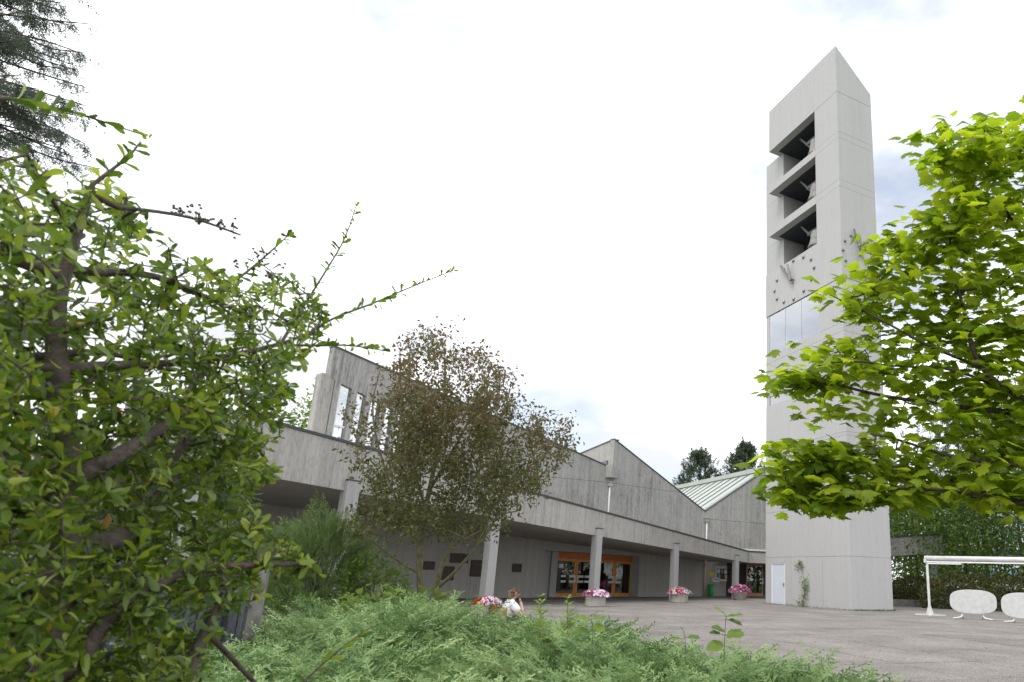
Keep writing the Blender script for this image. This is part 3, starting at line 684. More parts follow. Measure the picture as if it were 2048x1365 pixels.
# glazed room below the clock
tb(X0, X1, Y0, 27.28, 14.80, 17.42-g); tb(X1-0.25, X1, 27.29, 32.05, 14.80, 17.42-g, 'panel', 'pale_inside')
for a, b in ((27.29, 28.86), (28.88, 30.42), (30.44, 32.03)): MB().abox(X0+0.03, X0+0.05, a, b, 14.80, 17.38).build('window_pane', 'glass_clear', tower)
MB().abox(X0+0.055, X1-0.26, 32.03, 32.05, 14.80, 17.38).build('window_pane', 'glass_clear', tower)
MB().abox(X0+1.2, X0+1.3, 31.2, 31.3, 14.80, 17.4).build('mullion', 'white_frame', tower)
tb(X0+0.02, X1-0.02, 27.29, 32.04, 17.37, 17.42, 'lintel', 'steel_dark')
tb(X0+0.015, X1, 32.06, YL, 14.80, 17.42-g); tb(X0+0.015, X1, 32.06, YL, 11.57, 12.10-g)
# clock storey, slightly proud
PR = 0.03
tb(X0-PR, X1+0.0, Y0-PR, YL, 17.42, 20.30, 'clock_panel')
# bell storey
zj_ = [20.30+g, 23.03, 23.46, 26.20, 26.62, 29.33]
for a, b in zip(zj_[:-1], zj_[1:]): tb(X0, X1, Y0, 27.33, a, b-g)
XP = 23.71
yr = float((CAM+ray(1480+297/3.4125, 60+1000/3.4125)*(XP/ray(1480+297/3.4125, 60+1000/3.4125)[0]))[1])
d_ = ray(1480+182/3.4125, 60+937/3.4125); q_ = CAM+d_*(XP/d_[0]); zP, yP = float(q_[2]), float(q_[1])
zs = [20.31, 23.03, 26.20, zP]
for a, b in zip(zs[:-1], zs[1:]): tb(XP, X1, yr, yP, a, b-g)
tb(X0, X1-0.002, 27.335, YB, 22.95, 23.47, 'floor_band'); tb(X0, X1-0.002, 27.335, YB, 26.16, 26.63, 'floor_band')
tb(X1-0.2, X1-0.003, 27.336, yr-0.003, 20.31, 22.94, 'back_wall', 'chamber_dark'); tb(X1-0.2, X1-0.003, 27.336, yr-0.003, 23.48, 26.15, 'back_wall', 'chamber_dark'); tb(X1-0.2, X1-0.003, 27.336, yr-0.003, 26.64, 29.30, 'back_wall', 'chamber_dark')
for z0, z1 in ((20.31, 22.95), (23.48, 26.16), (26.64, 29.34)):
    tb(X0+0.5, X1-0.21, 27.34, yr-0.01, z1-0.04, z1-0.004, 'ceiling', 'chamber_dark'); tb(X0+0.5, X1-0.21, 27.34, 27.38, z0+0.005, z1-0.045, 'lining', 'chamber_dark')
# slanted head block
zT = 32.55
hb = MB(); hb.prism([(X0, Y0, 29.34), (X1, Y0, 29.34), (X1, Y0, 30.24), (X0, Y0, zT)], (0, YB-Y0, 0)); hb.build('head_block', TW, tower)
MB().tube([(X0+0.5, Y0+3, 31.9), (X0+0.5, Y0+3, 32.2)], 0.02, 6).build('lightning_rod', 'steel_dark', tower)
# braces in the openings
for z0, z1 in ((20.31, 22.95), (23.47, 26.16), (26.63, 29.34)):
    for a, b in ((28.0, 29.9),):
        MB().tube([(X0+1.5, a, z0+0.1), (X0+0.9, b, z1)], 0.085, 4).build('brace', 'beam_grey', tower)
    MB().abox(X0+1.2, X0+1.5, 27.35, yr, z0+0.75, z0+1.0).build('bell_beam', 'beam_grey', tower)
# hour studs and hands on the two faces
cy, cz = 29.52, 18.88
for k in range(12):
    a = k*math.pi/6; MB().lathe((0, 0, 0), [(0.10, 0), (0.10, 0.05), (0.05, 0.11)], 8)
    b = MB(); y, z = cy-1.94*math.sin(a), cz+1.26*math.cos(a)
    b.tube([(X0-PR+0.005, y, z), (X0-PR-0.05, y, z), (X0-PR-0.10, y, z)], [0.11, 0.105, 0.05], 8); b.build('hour_stud', 'stud', tower)
    x, z = 24.13+1.22*math.sin(a), 19.0+1.20*math.cos(a)
    b = MB(); b.tube([(x, Y0-PR+0.005, z), (x, Y0-PR-0.05, z), (x, Y0-PR-0.10, z)], [0.085, 0.08, 0.04], 8); b.build('hour_stud', 'stud', tower)
def hand(p, q, r): MB().tube([p, q], r, 4).build('clock_hand', 'rust_hand', tower)
xo = X0-PR-0.16
hand((xo, 30.62, 20.22), (xo, 29.46, 18.62), 0.075); hand((xo-0.1, 29.80, 19.95), (xo-0.1, 29.50, 18.80), 0.075)
MB().tube([(X0-PR+0.01, cy, cz), (xo-0.12, cy, cz)], 0.06, 8).build('clock_axle', 'rust_hand', tower)
yo = Y0-PR-0.16
hand((23.62, yo, 20.45), (24.16, yo, 18.9), 0.06); hand((23.95, yo-0.1, 19.95), (24.13, yo-0.1, 18.7), 0.06)
MB().tube([(24.13, Y0-PR+0.01, 19.0), (24.13, yo-0.12, 19.0)], 0.05, 8).build('clock_axle', 'rust_hand', tower)
# bells
for k, (z, lab) in enumerate(((20.31, 'bronze bell in the lowest opening of the bell tower'), (23.48, 'bronze bell in the middle opening of the bell tower'), (26.64, 'bronze bell in the top opening of the bell tower'))):
    c = np.array([X0+0.58, 28.05, z+0.22]); r = 0.55-0.05*k
    e = empty('bell', c, lab, 'bell', 'bells hanging in the tower')
    MB().lathe(c, [(r, 0), (r*0.98, 0.06), (r*0.80, 0.28), (r*0.66, 0.62), (r*0.60, 0.95), (r*0.45, 1.10), (r*0.15, 1.14)], 24).build('body', 'bell_metal', e, smooth=True)
    MB().tube([c+[0, -0.8, 1.25], c+[0, 0.8, 1.25]], 0.12, 4).build('yoke', 'steel_dark', e)
    MB().tube([c+[0, 0, 0.9], c+[0, 0, -0.05]], [0.03, 0.07], 8).build('clapper', 'steel_dark', e)

# ------------------------------------------------------------------ leaf and spray shapes
def strip(pts, wid, fold=0.0):
    """leaf blade along Y: pts = [(y, halfwidth, z)], folded along the midrib"""
    V = []; T = []
    for y, h, z in pts: V += [(-h, y, z+fold*h), (0, y, z), (h, y, z+fold*h)]
    for i in range(len(pts)-1):
        a = i*3; T += [(a, a+1, a+4), (a, a+4, a+3), (a+1, a+2, a+5), (a+1, a+5, a+4)]
    return np.array(V), np.array(T)
LEAF_P = strip([(0, 0.02, 0), (0.35, 0.13, 0.03), (0.72, 0.19, 0.0), (0.93, 0.12, -0.04), (1.0, 0.01, -0.06)], 1, 0.35)
LEAF_S = (np.array([(0, 0, 0), (0.26, 0.5, 0.06), (0, 1, -0.08), (-0.26, 0.5, 0.06)]), np.array([(0, 1, 2), (0, 2, 3)]))
def maple_leaf():
    R = [(0.0, 0.04), (0.14, -0.05), (0.36, -0.10), (0.33, 0.04), (0.60, 0.10), (0.50, 0.22), (0.72, 0.42), (0.55, 0.47), (0.50, 0.60), (0.30, 0.55), (0.27, 0.74), (0.16, 0.78), (0.0, 1.05)]
    out_ = R+[(-x, y) for x, y in R[-2:0:-1]]
    V = [(0, 0.36, 0.03)]+[(x, y, -0.22*abs(x)-0.12*max(0, y-0.4)) for x, y in out_]; n = len(out_)
    return np.array(V), np.array([(0, 1+i, 1+(i+1) % n) for i in range(n)])
LEAF_M = maple_leaf()
def round_leaf():
    a = np.linspace(0, 2*math.pi, 27)[:-1]; V = [(0, 0.45, -0.05)]
    for i, t in enumerate(a):
        k = 1+(0.07 if i % 2 else -0.04); V.append((0.40*math.sin(t)*k, 0.5-0.5*math.cos(t)*k*(1.12 if abs(t-math.pi) < 0.2 else 1), 0.10*abs(math.sin(t))+0.035*math.sin(5*t)-0.10*(1-math.cos(t))**2*0.3))
    return np.array(V), np.array([(0, 1+i, 1+(i+1) % 26) for i in range(26)])
LEAF_R = round_leaf()
def kite(a, b, w_, nrm_):
    a = np.array(a, float); b = np.array(b, float); d = b-a; s = np.cross(d, nrm_); s = s/(np.linalg.norm(s)+1e-9)*w_; m_ = a+d*0.45
    return [a, m_+s, b, m_-s]
def spray(seed, nside=15, droop=0.0, w_=0.0135, side=0.34, sub=2, ang=0.75):
    r = np.random.default_rng(seed); V = []; up = np.array([0, 0, 1.0])
    ax = lambda t: np.array([0.06*math.sin(3*t+seed), t, 0.10*math.sin(2.2*t)-droop*t*t])
    for i in range(3): V += kite(ax(i/3), ax((i+1)/3+0.05), w_*0.9, up)
    for i in range(nside):
        t = 0.12+0.86*i/nside; s = 1 if i % 2 else -1; L = side*(1-0.72*t)*r.uniform(0.7, 1.25); a = ax(t); th = ang*r.uniform(0.75, 1.25)
        d = np.array([s*math.sin(th), math.cos(th), r.normal(0, 0.30)-droop*0.6]); d /= np.linalg.norm(d)
        n_ = nrm(np.array([r.normal(0, .4), r.normal(0, .4), 1.0])); b = a+d*L; V += kite(a, b, w_, n_)
        for k in range(sub):
            f = r.uniform(0.2, 0.85); s2 = r.choice([-1, 1]); e = d+np.array([s2*0.7*d[1], -s2*0.7*d[0], r.normal(0, 0.45)]); e /= np.linalg.norm(e)
            V += kite(a+d*L*f, a+d*L*f+e*L*r.uniform(0.3, 0.5), w_, n_)
    V = np.array(V); T = []
    for k in range(len(V)//4): o_ = 4*k; T += [(o_, o_+1, o_+2), (o_, o_+2, o_+3)]
    return V, np.array(T)
SPRAYS = [spray(k, 26, 0.0, 0.0100, 0.25, 2, 0.7) for k in range(3)]

def leafcloud(tmpl, pos, axis, normal, size, tint, wid=1.0): return instances(tmpl, frames(axis, normal, size, wid), pos, tint)
def foliage(name, parts, mt, parent, stuff=True):
    V, T, C = merge(parts); o = link(name, arr_mesh(name, V-base_of(parent), T, mt, C), parent)
    if stuff: o['kind'] = 'stuff'
    return o
def split_leaves(parent, tmpl, M, pos, tint, mt_one, mt_mass, mass_name, nmax=290, name='leaf', rank=None, extra=None):
    """the leaves that show largest become objects of their own, the rest one mesh"""
    key = []
    for q in pos:
        x, y, c = proj(q); inside = 0 < x < 2048 and 0 < y < 1365 and c > 0
        key.append((np.linalg.norm(q-CAM) if inside else 99))
    key = np.array(key) if rank is None else rank; order = np.argsort(key); near = order[:nmax]; rest = order[nmax:]
    me = arr_mesh(name, tmpl[0], tmpl[1], mt_one, np.zeros(len(tmpl[0]))); b = base_of(parent)
    for i in near:
        o = link(name, me, parent); mm = Matrix(M[i].tolist()).to_4x4(); mm.translation = Vector((pos[i]-b).tolist()); o.matrix_local = mm
    pts = [instances(tmpl, M[rest], pos[rest], tint[rest])]+(extra or [])
    return foliage(mass_name, pts, mt_mass, parent)

# ------------------------------------------------------------------ juniper ground cover
def juniper():
    n = 6600; cs = []
    th = rng.uniform(-9, 47.5, 70000); d = np.sqrt(rng.uniform(4.4**2, 15**2, 70000)); D = np.interp(th, TH, DF)
    keep = (d < D-0.02); th, d = th[keep], d[keep]
    # denser close to the camera, where single sprays show
    w_ = np.clip(9/d, 0.35, 1.6); k = rng.random(len(d)) < w_/1.6; th, d = th[k][:n], d[k][:n]
    x, y = d*np.sin(np.radians(th)), d*np.cos(np.radians(th)); z = bed_top(x, y)
    ct = rng.uniform(-10, 48, 110); cdist = np.sqrt(rng.uniform(16, 15**2, 110)); cx, cy_ = cdist*np.sin(np.radians(ct)), cdist*np.cos(np.radians(ct))
    dd = (x[:, None]-cx)**2+(y[:, None]-cy_)**2; i = dd.argmin(1); dmin = np.sqrt(dd.min(1))
    dirn = np.stack([x-cx[i], y-cy_[i], np.zeros_like(x)], 1); dirn = nrm(dirn)+rng.normal(0, 0.45, (len(x), 3))*[1, 1, 0]
    bump = 0.26*np.cos(np.clip(dmin/0.85, 0, 1)*math.pi)*0.5
    axis = nrm(nrm(dirn)+np.array([0, 0, 1])*rng.uniform(0.05, 0.65, len(x))[:, None]); pos = np.stack([x, y, np.maximum(0.03, z-0.24+bump+rng.normal(0, 0.045, len(x)))], 1)
    size = rng.uniform(0.38, 0.85, len(x)); tint = np.clip(rng.normal(0.5, 0.2, len(x))+0.12*np.sin(cx[i]*3), 0, 1)
    nz = nrm(np.array([0, 0, 1.0])+rng.normal(0, 0.35, (len(x), 3))); parts = []
    for k in range(3): s = slice(k, None, 3); v_, t_, c_ = leafcloud(SPRAYS[k], pos[s], axis[s], nz[s], size[s], tint[s]); parts.append((v_, t_, np.clip(c_-0.38+0.58*np.tile(SPRAYS[k][0][:, 1], len(pos[s])), 0, 1)))  # tint runs from painted gap shade at the bases to paler new-growth tips
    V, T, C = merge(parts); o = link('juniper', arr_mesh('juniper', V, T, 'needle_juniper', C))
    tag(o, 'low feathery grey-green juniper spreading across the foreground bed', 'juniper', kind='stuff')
juniper()

# ------------------------------------------------------------------ thorny shrub close on the left
def firethorn():
    root = gnd(120, 1365, 0.0)*0+np.array([*at(120, 1300, 2.1)[:2], 0.0])
    e = empty('firethorn_shrub', root, 'large glossy green thorny shrub filling the left edge close to the camera', 'shrub')
    t = Tree(); A = lambda x, y, d: at(x, y, d)
    t.limb([root, A(122, 1150, 2.1), A(132, 930, 2.1), A(116, 760, 2.12), A(108, 610, 2.15), A(150, 470, 2.2), A(185, 370, 2.2)], 0.045, 0.006)
    t.limb([A(126, 1080, 2.1), A(235, 1090, 2.2), A(330, 1000, 2.35), A(372, 880, 2.5), A(380, 770, 2.6), A(430, 680, 2.7)], 0.030, 0.006)
    t.limb([A(140, 960, 2.1), A(235, 915, 2.1), A(330, 850, 2.2), A(400, 800, 2.35)], 0.024, 0.010)
    t.limb([A(-80, 470, 2.1), A(20, 505, 2.15), A(150, 545, 2.25), A(300, 545, 2.4), A(400, 590, 2.5), A(520, 640, 2.7)], 0.018, 0.006)
    t.limb([A(150, 1330, 2.1), A(240, 1200, 2.1), A(380, 1140, 2.2), A(520, 1128, 2.35), A(625, 1130, 2.5)], 0.020, 0.006)
    t.limb([A(330, 1480, 2.2), A(380, 1330, 2.3), A(430, 1225, 2.4), A(455, 1150, 2.45)], 0.022, 0.008)
    t.limb([A(116, 740, 2.12), A(240, 730, 2.3), A(400, 725, 2.5), A(560, 690, 2.75), A(610, 670, 2.8)], 0.016, 0.004)
    t.limb([A(-90, 730, 2.1), A(60, 715, 2.2), A(210, 700, 2.3), A(330, 740, 2.4)], 0.014, 0.005)
    shoots = []
    def shoot(pl, r0=0.006, r1=0.0018): t.limb(pl, r0, r1, 0.06); shoots.append(resample(smooth_line(pl), 0.02))
    shoot([A(560, 690, 2.75), A(600, 625, 2.8), A(650, 545, 2.85), A(690, 480, 2.9), A(713, 410, 2.95)])
    shoot([A(600, 680, 2.8), A(660, 638, 2.85), A(740, 610, 2.9), A(820, 575, 2.95), A(905, 542, 3.0)])
    shoot([A(560, 690, 2.75), A(640, 692, 2.85), A(700, 690, 2.9), A(775, 703, 3.0)])
    shoot([A(-60, 190, 1.8), A(40, 200, 1.85), A(150, 225, 1.95), A(285, 270, 2.05)])
    shoot([A(185, 370, 2.2), A(230, 335, 2.2), A(262, 310, 2.2), A(280, 285, 2.25)])
    shoot([A(420, 600, 2.5), A(500, 540, 2.6), A(545, 500, 2.65), A(578, 470, 2.7)])
    shoot([A(560, 1420, 2.6), A(620, 1350, 2.7), A(690, 1290, 2.8), A(745, 1252, 2.9)], 0.005)
    shoot([A(150, 470, 2.2), A(90, 380, 2.0), A(55, 310, 1.9)])
    shoot([A(500, 1130, 2.33), A(580, 1110, 2.45), A(640, 1150, 2.5)])
    berr = [A(235, 415, 2.2), A(330, 425, 2.3), A(400, 440, 2.4), A(480, 470, 2.5)]
    t.limb(berr, 0.007, 0.003, 0.06)
    poly = [(-260, 330), (50, 305), (130, 335), (190, 330), (250, 385), (270, 440), (330, 480), (420, 520), (470, 560), (560, 545), (640, 600), (650, 650), (640, 690), (590, 730), (600, 770), (565, 810), (590, 850), (540, 890), (545, 950), (500, 985), (545, 1030), (560, 1075), (610, 1110), (640, 1150), (560, 1145), (500, 1150), (470, 1165), (530, 1190), (470, 1225), (400, 1215), (330, 1200), (330, 1250), (420, 1265), (420, 1320), (380, 1370), (300, 1420), (-260, 1450)]
    tg = []
    while len(tg) < 2100:
        x, y = rng.uniform(-170, 660), rng.uniform(290, 1430)
        if not inpoly((x, y), poly): continue
        airy = 0.42 if y < 560 else 0.68 if y < 760 else 1.0
        if rng.random() > airy: continue
        if x < 250 and rng.random() < 0.35: continue
        tg.append(A(x, y, 2.05+np.clip(x, -100, 650)/650*0.70+rng.uniform(-0.32, 0.60)))
    tw = t.reach(np.array(tg), rt=0.0016, seg=0.07, bend=0.18)
    P = np.array(t.p); pos, ax, nm, sz, tn = [], [], [], [], []
    def rosette(c, d, n, s):
        d = d/(np.linalg.norm(d)+1e-9); d = d+np.array([0, 0, 0.25]); d /= np.linalg.norm(d)
        a = np.cross(d, [0.3, 0.2, 0.9]); a /= np.linalg.norm(a); b = np.cross(d, a); base_t = rng.random()
        for k in range(n):
            f = 2.4*k+rng.uniform(-.3, .3); o_ = a*math.cos(f)+b*math.sin(f); up = rng.uniform(0.25, 1.0)
            pos.append(c-d*0.012*k); ax.append(o_+d*up); nm.append(d*1.0-o_*up*0.5+rng.normal(0, .25, 3)); sz.append(s*rng.uniform(0.6, 1.15)); tn.append(np.clip(0.12+0.72*base_t+rng.normal(0, .15), 0, 1))
    for k, i0, i1 in tw:
        c = P[i1]; d = c-P[i0] if i1 != i0 else rand_unit(1)[0]
        rosette(c, d, int(rng.integers(7, 11)), rng.uniform(0.032, 0.050))
        if np.linalg.norm(d) > 0.12: rosette(P[i0]*0.45+c*0.55, rand_unit(1)[0], 6, 0.036)
    for s in shoots:
        L = len(s); 
        for i in range(4, L, 1):
            if rng.random() < 0.15: continue
            d = s[min(i+1, L-1)]-s[i-1]; rosette(s[i], d+rng.normal(0, 0.01, 3), int(rng.integers(1, 4)), 0.036*(1.2-0.5*i/L)+0.008)
    pos, ax, nm, sz, tn = map(np.array, (pos, ax, nm, sz, tn)); M = frames(ax, nm, sz)
    key = np.array([(np.linalg.norm(q-CAM) if (0 < proj(q)[0] < 2048 and 0 < proj(q)[1] < 1365) else 99) for q in pos])
    split_leaves(e, LEAF_P, M, pos, tn, 'leaf_pyracantha', 'leaf_pyracantha_mass', 'leaves', rank=key)
    pick = rng.choice(len(pos), 90, replace=False); foliage('yellowed_leaves', [instances(LEAF_P, M[pick]*1.02, pos[pick]+[0, 0, 0.004], rng.random(90))], 'leaf_yellowed', e)
    t.mesh('branches', 'bark', e, 6, k=0.0017, e=0.38, rmax=0.03)
    # thorns and berry clusters
    b = MB(); ico = [(0, 0, 1), (.9, 0, .4), (.28, .85, .4), (-.73, .53, .4), (-.73, -.53, .4), (.28, -.85, .4), (.73, .53, -.4), (-.28, .85, -.4), (-.9, 0, -.4), (-.28, -.85, -.4), (.73, -.53, -.4), (0, 0, -1)]
    icf = [(0, 1, 2), (0, 2, 3), (0, 3, 4), (0, 4, 5), (0, 5, 1), (1, 6, 2), (2, 7, 3), (3, 8, 4), (4, 9, 5), (5, 10, 1), (6, 7, 2), (7, 8, 3), (8, 9, 4), (9, 10, 5), (10, 6, 1), (11, 7, 6), (11, 8, 7), (11, 9, 8), (11, 10, 9), (11, 6, 10)]
    bl_ = resample(smooth_line(berr), 0.01); cl = [bl_[int(rng.uniform(0.45, 1)*(len(bl_)-1))]+np.array([rng.normal(0, .008), rng.normal(0, .008), abs(rng.normal(0.014, .010))]) for _ in range(20)]+[A(rng.uniform(470, 570), rng.uniform(500, 560), 2.6) for _ in range(14)]+[A(rng.uniform(585, 650), rng.uniform(590, 650), 2.85) for _ in range(14)]
    for c in cl:
        for _ in range(3):
            q = c+rng.normal(0, 0.007, 3); b.add([tuple(q+np.array(v)*0.0050) for v in ico], icf)
    o = b.build('berries', 'berry', e, smooth=True); o['kind'] = 'stuff'
    sg = [(c, c+(P[np.argmin(np.linalg.norm(P-c, axis=1))]-c), 0.0009, 0.0012) for c in cl]
    V, T = frustums(sg, 4); link('berry_stalks', arr_mesh('berry_stalks', V-base_of(e), T, 'bark'), e)['kind'] = 'stuff'
firethorn()

# ------------------------------------------------------------------ maple reaching in from the right
def maple():
    A = at; root = np.array([*at(2420, 1200, 6.2)[:2], 0.0])
    e = empty('maple_tree', root, 'bright yellow-green maple tree reaching in from the right edge', 'tree')
    t = Tree()
    t.limb([root, A(2420, 1150, 6.2), A(2395, 900, 6.1), A(2350, 650, 6.0), A(2280, 350, 5.9), A(2200, 100, 5.8)], 0.13, 0.03)
    t.limb([A(2410, 1120, 6.2), A(2180, 1050, 5.7), A(2000, 992, 5.3), A(1850, 975, 5.0), A(1740, 976, 4.9), A(1655, 984, 4.8)], 0.032, 0.006)
    t.limb([A(2400, 990, 6.2), A(2180, 935, 5.6), A(2040, 932, 5.3), A(1900, 915, 5.1), A(1800, 880, 5.0), A(1740, 868, 4.9)], 0.022, 0.005)
    t.limb([A(2380, 860, 6.1), A(2150, 835, 5.8), A(1990, 823, 5.5), A(1850, 805, 5.3), A(1750, 790, 5.1), A(1660, 765, 5.0), A(1580, 770, 4.9)], 0.028, 0.004)
    t.limb([A(2370, 800, 6.1), A(2120, 830, 5.6), A(2020, 785, 5.3), A(1950, 730, 5.2), A(1930, 620, 5.2), A(1895, 520, 5.2), A(1905, 450, 5.3)], 0.030, 0.006)
    t.limb([A(1950, 730, 5.2), A(1850, 690, 5.1), A(1790, 655, 5.0), A(1720, 620, 5.0), A(1660, 590, 5.0)], 0.014, 0.003)
    t.limb([A(2340, 640, 6.0), A(2150, 590, 5.7), A(2040, 470, 5.6), A(1990, 380, 5.6), A(1930, 300, 5.6)], 0.022, 0.005)
    t.limb([A(2010, 780, 5.3), A(1900, 735, 5.2), A(1800, 735, 5.0), A(1700, 720, 5.0), A(1620, 735, 4.9)], 0.012, 0.003)
    poly = [(1862, 265), (1930, 250), (2048, 240), (2280, 180), (2280, 1080), (2048, 1025), (1960, 1000), (1900, 1010), (1800, 1000), (1730, 975), (1690, 1015), (1610, 1010), (1545, 975), (1555, 945), (1610, 905), (1590, 865), (1640, 835), (1600, 800), (1550, 772), (1560, 745), (1620, 705), (1615, 685), (1690, 640), (1720, 610), (1690, 595), (1640, 600), (1635, 585), (1660, 555), (1745, 515), (1735, 478), (1820, 455), (1810, 430), (1900, 395), (1875, 360), (1890, 320)]
    holes = [((1700, 660), 45, 18), ((1660, 870), 60, 28), ((1830, 790), 40, 22), ((1700, 820), 35, 14), ((1850, 860), 45, 20), ((1760, 690), 28, 14)]
    tg = []
    for x0, x1, y0, y1, n in ((1565, 1690, 965, 1012, 26), (1550, 1640, 742, 785, 12), (1570, 1700, 885, 950, 26), (1700, 1800, 985, 1000, 8), (1880, 2000, 270, 420, 22)):
        tg += [A(rng.uniform(x0, x1), rng.uniform(y0, y1), 4.9+rng.uniform(0, .4)) for _ in range(n)]
    while len(tg) < 640:
        x, y = rng.uniform(1540, 2260), rng.uniform(200, 1070)
        if not inpoly((x, y), poly): continue
        if any(((x-c[0])/a)**2+((y-c[1])/b)**2 < 1 for c, a, b in holes): continue
        if x > 2060 and rng.random() < 0.55: continue
        if x < 1740 and rng.random() < 0.30: continue
        tg.append(A(x, y, 4.9+(x-1540)/700*0.7+rng.uniform(-0.25, 0.55)))
    tw = t.reach(np.array(tg), rt=0.0018, seg=0.10, bend=0.14, lift=0.1); P = np.array(t.p)
    pos, ax, nm, sz, tn = [], [], [], [], []
    for k, i0, i1 in tw:
        c = P[i1]; bt = rng.random(); n = int(rng.integers(6, 11))
        for j in range(n):
            h = rng.uniform(0, 2*math.pi); out_ = np.array([math.cos(h), math.sin(h), rng.uniform(-0.55, 0.15)])
            st = c+rng.normal(0, 1, 3)*[0.14, 0.14, 0.035]
            pos.append(st); ax.append(out_); nm.append(np.array([rng.normal(0, .38)-0.2, rng.normal(0, .38)-0.45, 1.0])); sz.append(rng.uniform(0.070, 0.135)); tn.append(np.clip(0.2+0.6*bt+rng.normal(0, .15), 0, 1))
    pos, ax, nm, sz, tn = map(np.array, (pos, ax, nm, sz, tn)); M = frames(ax, nm, sz, rng.uniform(0.78, 1.08, len(sz))[:, None]); M[:, :, 2] *= rng.uniform(0.3, 2.6, len(sz))[:, None]
    split_leaves(e, LEAF_M, M, pos, tn, 'leaf_maple', 'leaf_maple_mass', 'leaves')
    t.mesh('branches', 'bark_maple', e, 6, k=0.0028, e=0.40, rmax=0.05)
maple()

# ------------------------------------------------------------------ bronze-leaved small tree in front of the canopy
def bronze_tree():
    A = at; root = np.array([*at(858, 1210, 15.3)[:2], 0.1])
    e = empty('bronze_maple', root, 'small multi-stemmed tree with bronze and olive leaves before the canopy', 'tree')
    t = Tree()
    t.limb([root, A(842, 1200, 15.3), A(838, 1120, 15.3), A(850, 1020, 15.2), A(872, 920, 15.2), A(890, 800, 15.2), A(890, 720, 15.2)], 0.085, 0.02, 0.3)
    t.limb([root+[0.1, -0.1, 0], A(868, 1195, 15.2), A(882, 1130, 15.0), A(905, 1090, 15.0), A(960, 1050, 14.9), A(1030, 960, 14.9), A(1110, 890, 14.9)], 0.07, 0.012, 0.3)
    t.limb([A(870, 1180, 15.2), A(905, 1150, 14.8), A(945, 1105, 14.6), A(1000, 1030, 14.4), A(1030, 950, 14.4)], 0.05, 0.01, 0.3)
    t.limb([A(840, 1100, 15.3), A(800, 1020, 15.6), A(765, 930, 15.8), A(740, 820, 15.9), A(760, 740, 16)], 0.04, 0.01, 0.3)
    t.limb([A(842, 1150, 15.3), A(790, 1120, 15.0), A(740, 1080, 14.8), A(700, 1050, 14.7)], 0.022, 0.008, 0.3)
    t.limb([A(860, 980, 15.2), A(920, 880, 15.4), A(960, 790, 15.6), A(985, 730, 15.7)], 0.035, 0.01, 0.3)
    t.limb([A(852, 1020, 15.2), A(815, 900, 15.0), A(800, 790, 15.0), A(800, 700, 15.0)], 0.035, 0.01, 0.3)
    poly = [(760, 1035), (728, 960), (702, 870), (690, 830), (720, 790), (735, 740), (762, 700), (780, 678), (830, 672), (880, 665), (950, 692), (1000, 722), (1020, 760), (1010, 800), (1040, 830), (1100, 845), (1148, 862), (1130, 910), (1090, 955), (1050, 1010), (1020, 1045), (975, 1065), (930, 1090), (880, 1085), (830, 1065), (790, 1075), (740, 1060), (690, 1045), (715, 1010)]
    tg = []
    cen = []
    while len(cen) < 300:
        x, y = rng.uniform(670, 1150), rng.uniform(660, 1130)
        if inpoly((x, y), poly): cen.append((x, y))
    while len(tg) < 1350:
        x, y = rng.uniform(670, 1150), rng.uniform(660, 1160)
        if not inpoly((x, y), poly): continue
        if rng.random() < 0.75:
            c_ = cen[int(rng.integers(0, 300))]; x, y = c_[0]+rng.normal(0, 11), c_[1]+rng.normal(0, 15)
        if y < 760 and rng.random() < 0.35: continue
        if y > 1060 and x > 790 and rng.random() < 0.75: continue
        if x < 790 and y < 940 and rng.random() < 0.68: continue
        h = math.sqrt(max(0.05, 1-((x-900)/250)**2)); tg.append(A(x, y, 15.3+rng.uniform(-2.0, 2.0)*h))
    tw = t.reach(np.array(tg), rt=0.003, seg=0.25, bend=0.12, lift=-0.1); P = np.array(t.p); pos, ax, nm, sz, tn = [], [], [], [], []
    for k, i0, i1 in tw:
        c = P[i1]; zt_ = np.clip((c[2]-2.5)/4.2, 0, 1); bt = np.clip(0.05+0.70*zt_+rng.normal(0, .2), 0, 1)
        sh = nrm(np.array([rng.normal(0, .35), rng.normal(0, .35), 1.0]))
        for j in range(int(rng.integers(13, 22))):
            pos.append(c+sh*rng.uniform(-0.25, 0.28)+rng.normal(0, 1, 3)*[0.075, 0.075, 0.05]); ax.append(rand_unit(1)[0]+[0, 0, -0.35]); nm.append(rng.normal(0, .6, 3)+[0, -0.2, 0.8]); sz.append(rng.uniform(0.06, 0.125)); tn.append(np.clip(bt+rng.normal(0, .12), 0, 1))
    pos, ax, nm, sz, tn = map(np.array, (pos, ax, nm, sz, tn))
    foliage('leaves', [leafcloud(LEAF_S, pos, ax, nm, sz, tn)], 'leaf_bronze', e)
    t.mesh('branches', 'bark_green', e, 7, k=0.0045, e=0.42, rmax=0.07)
bronze_tree()

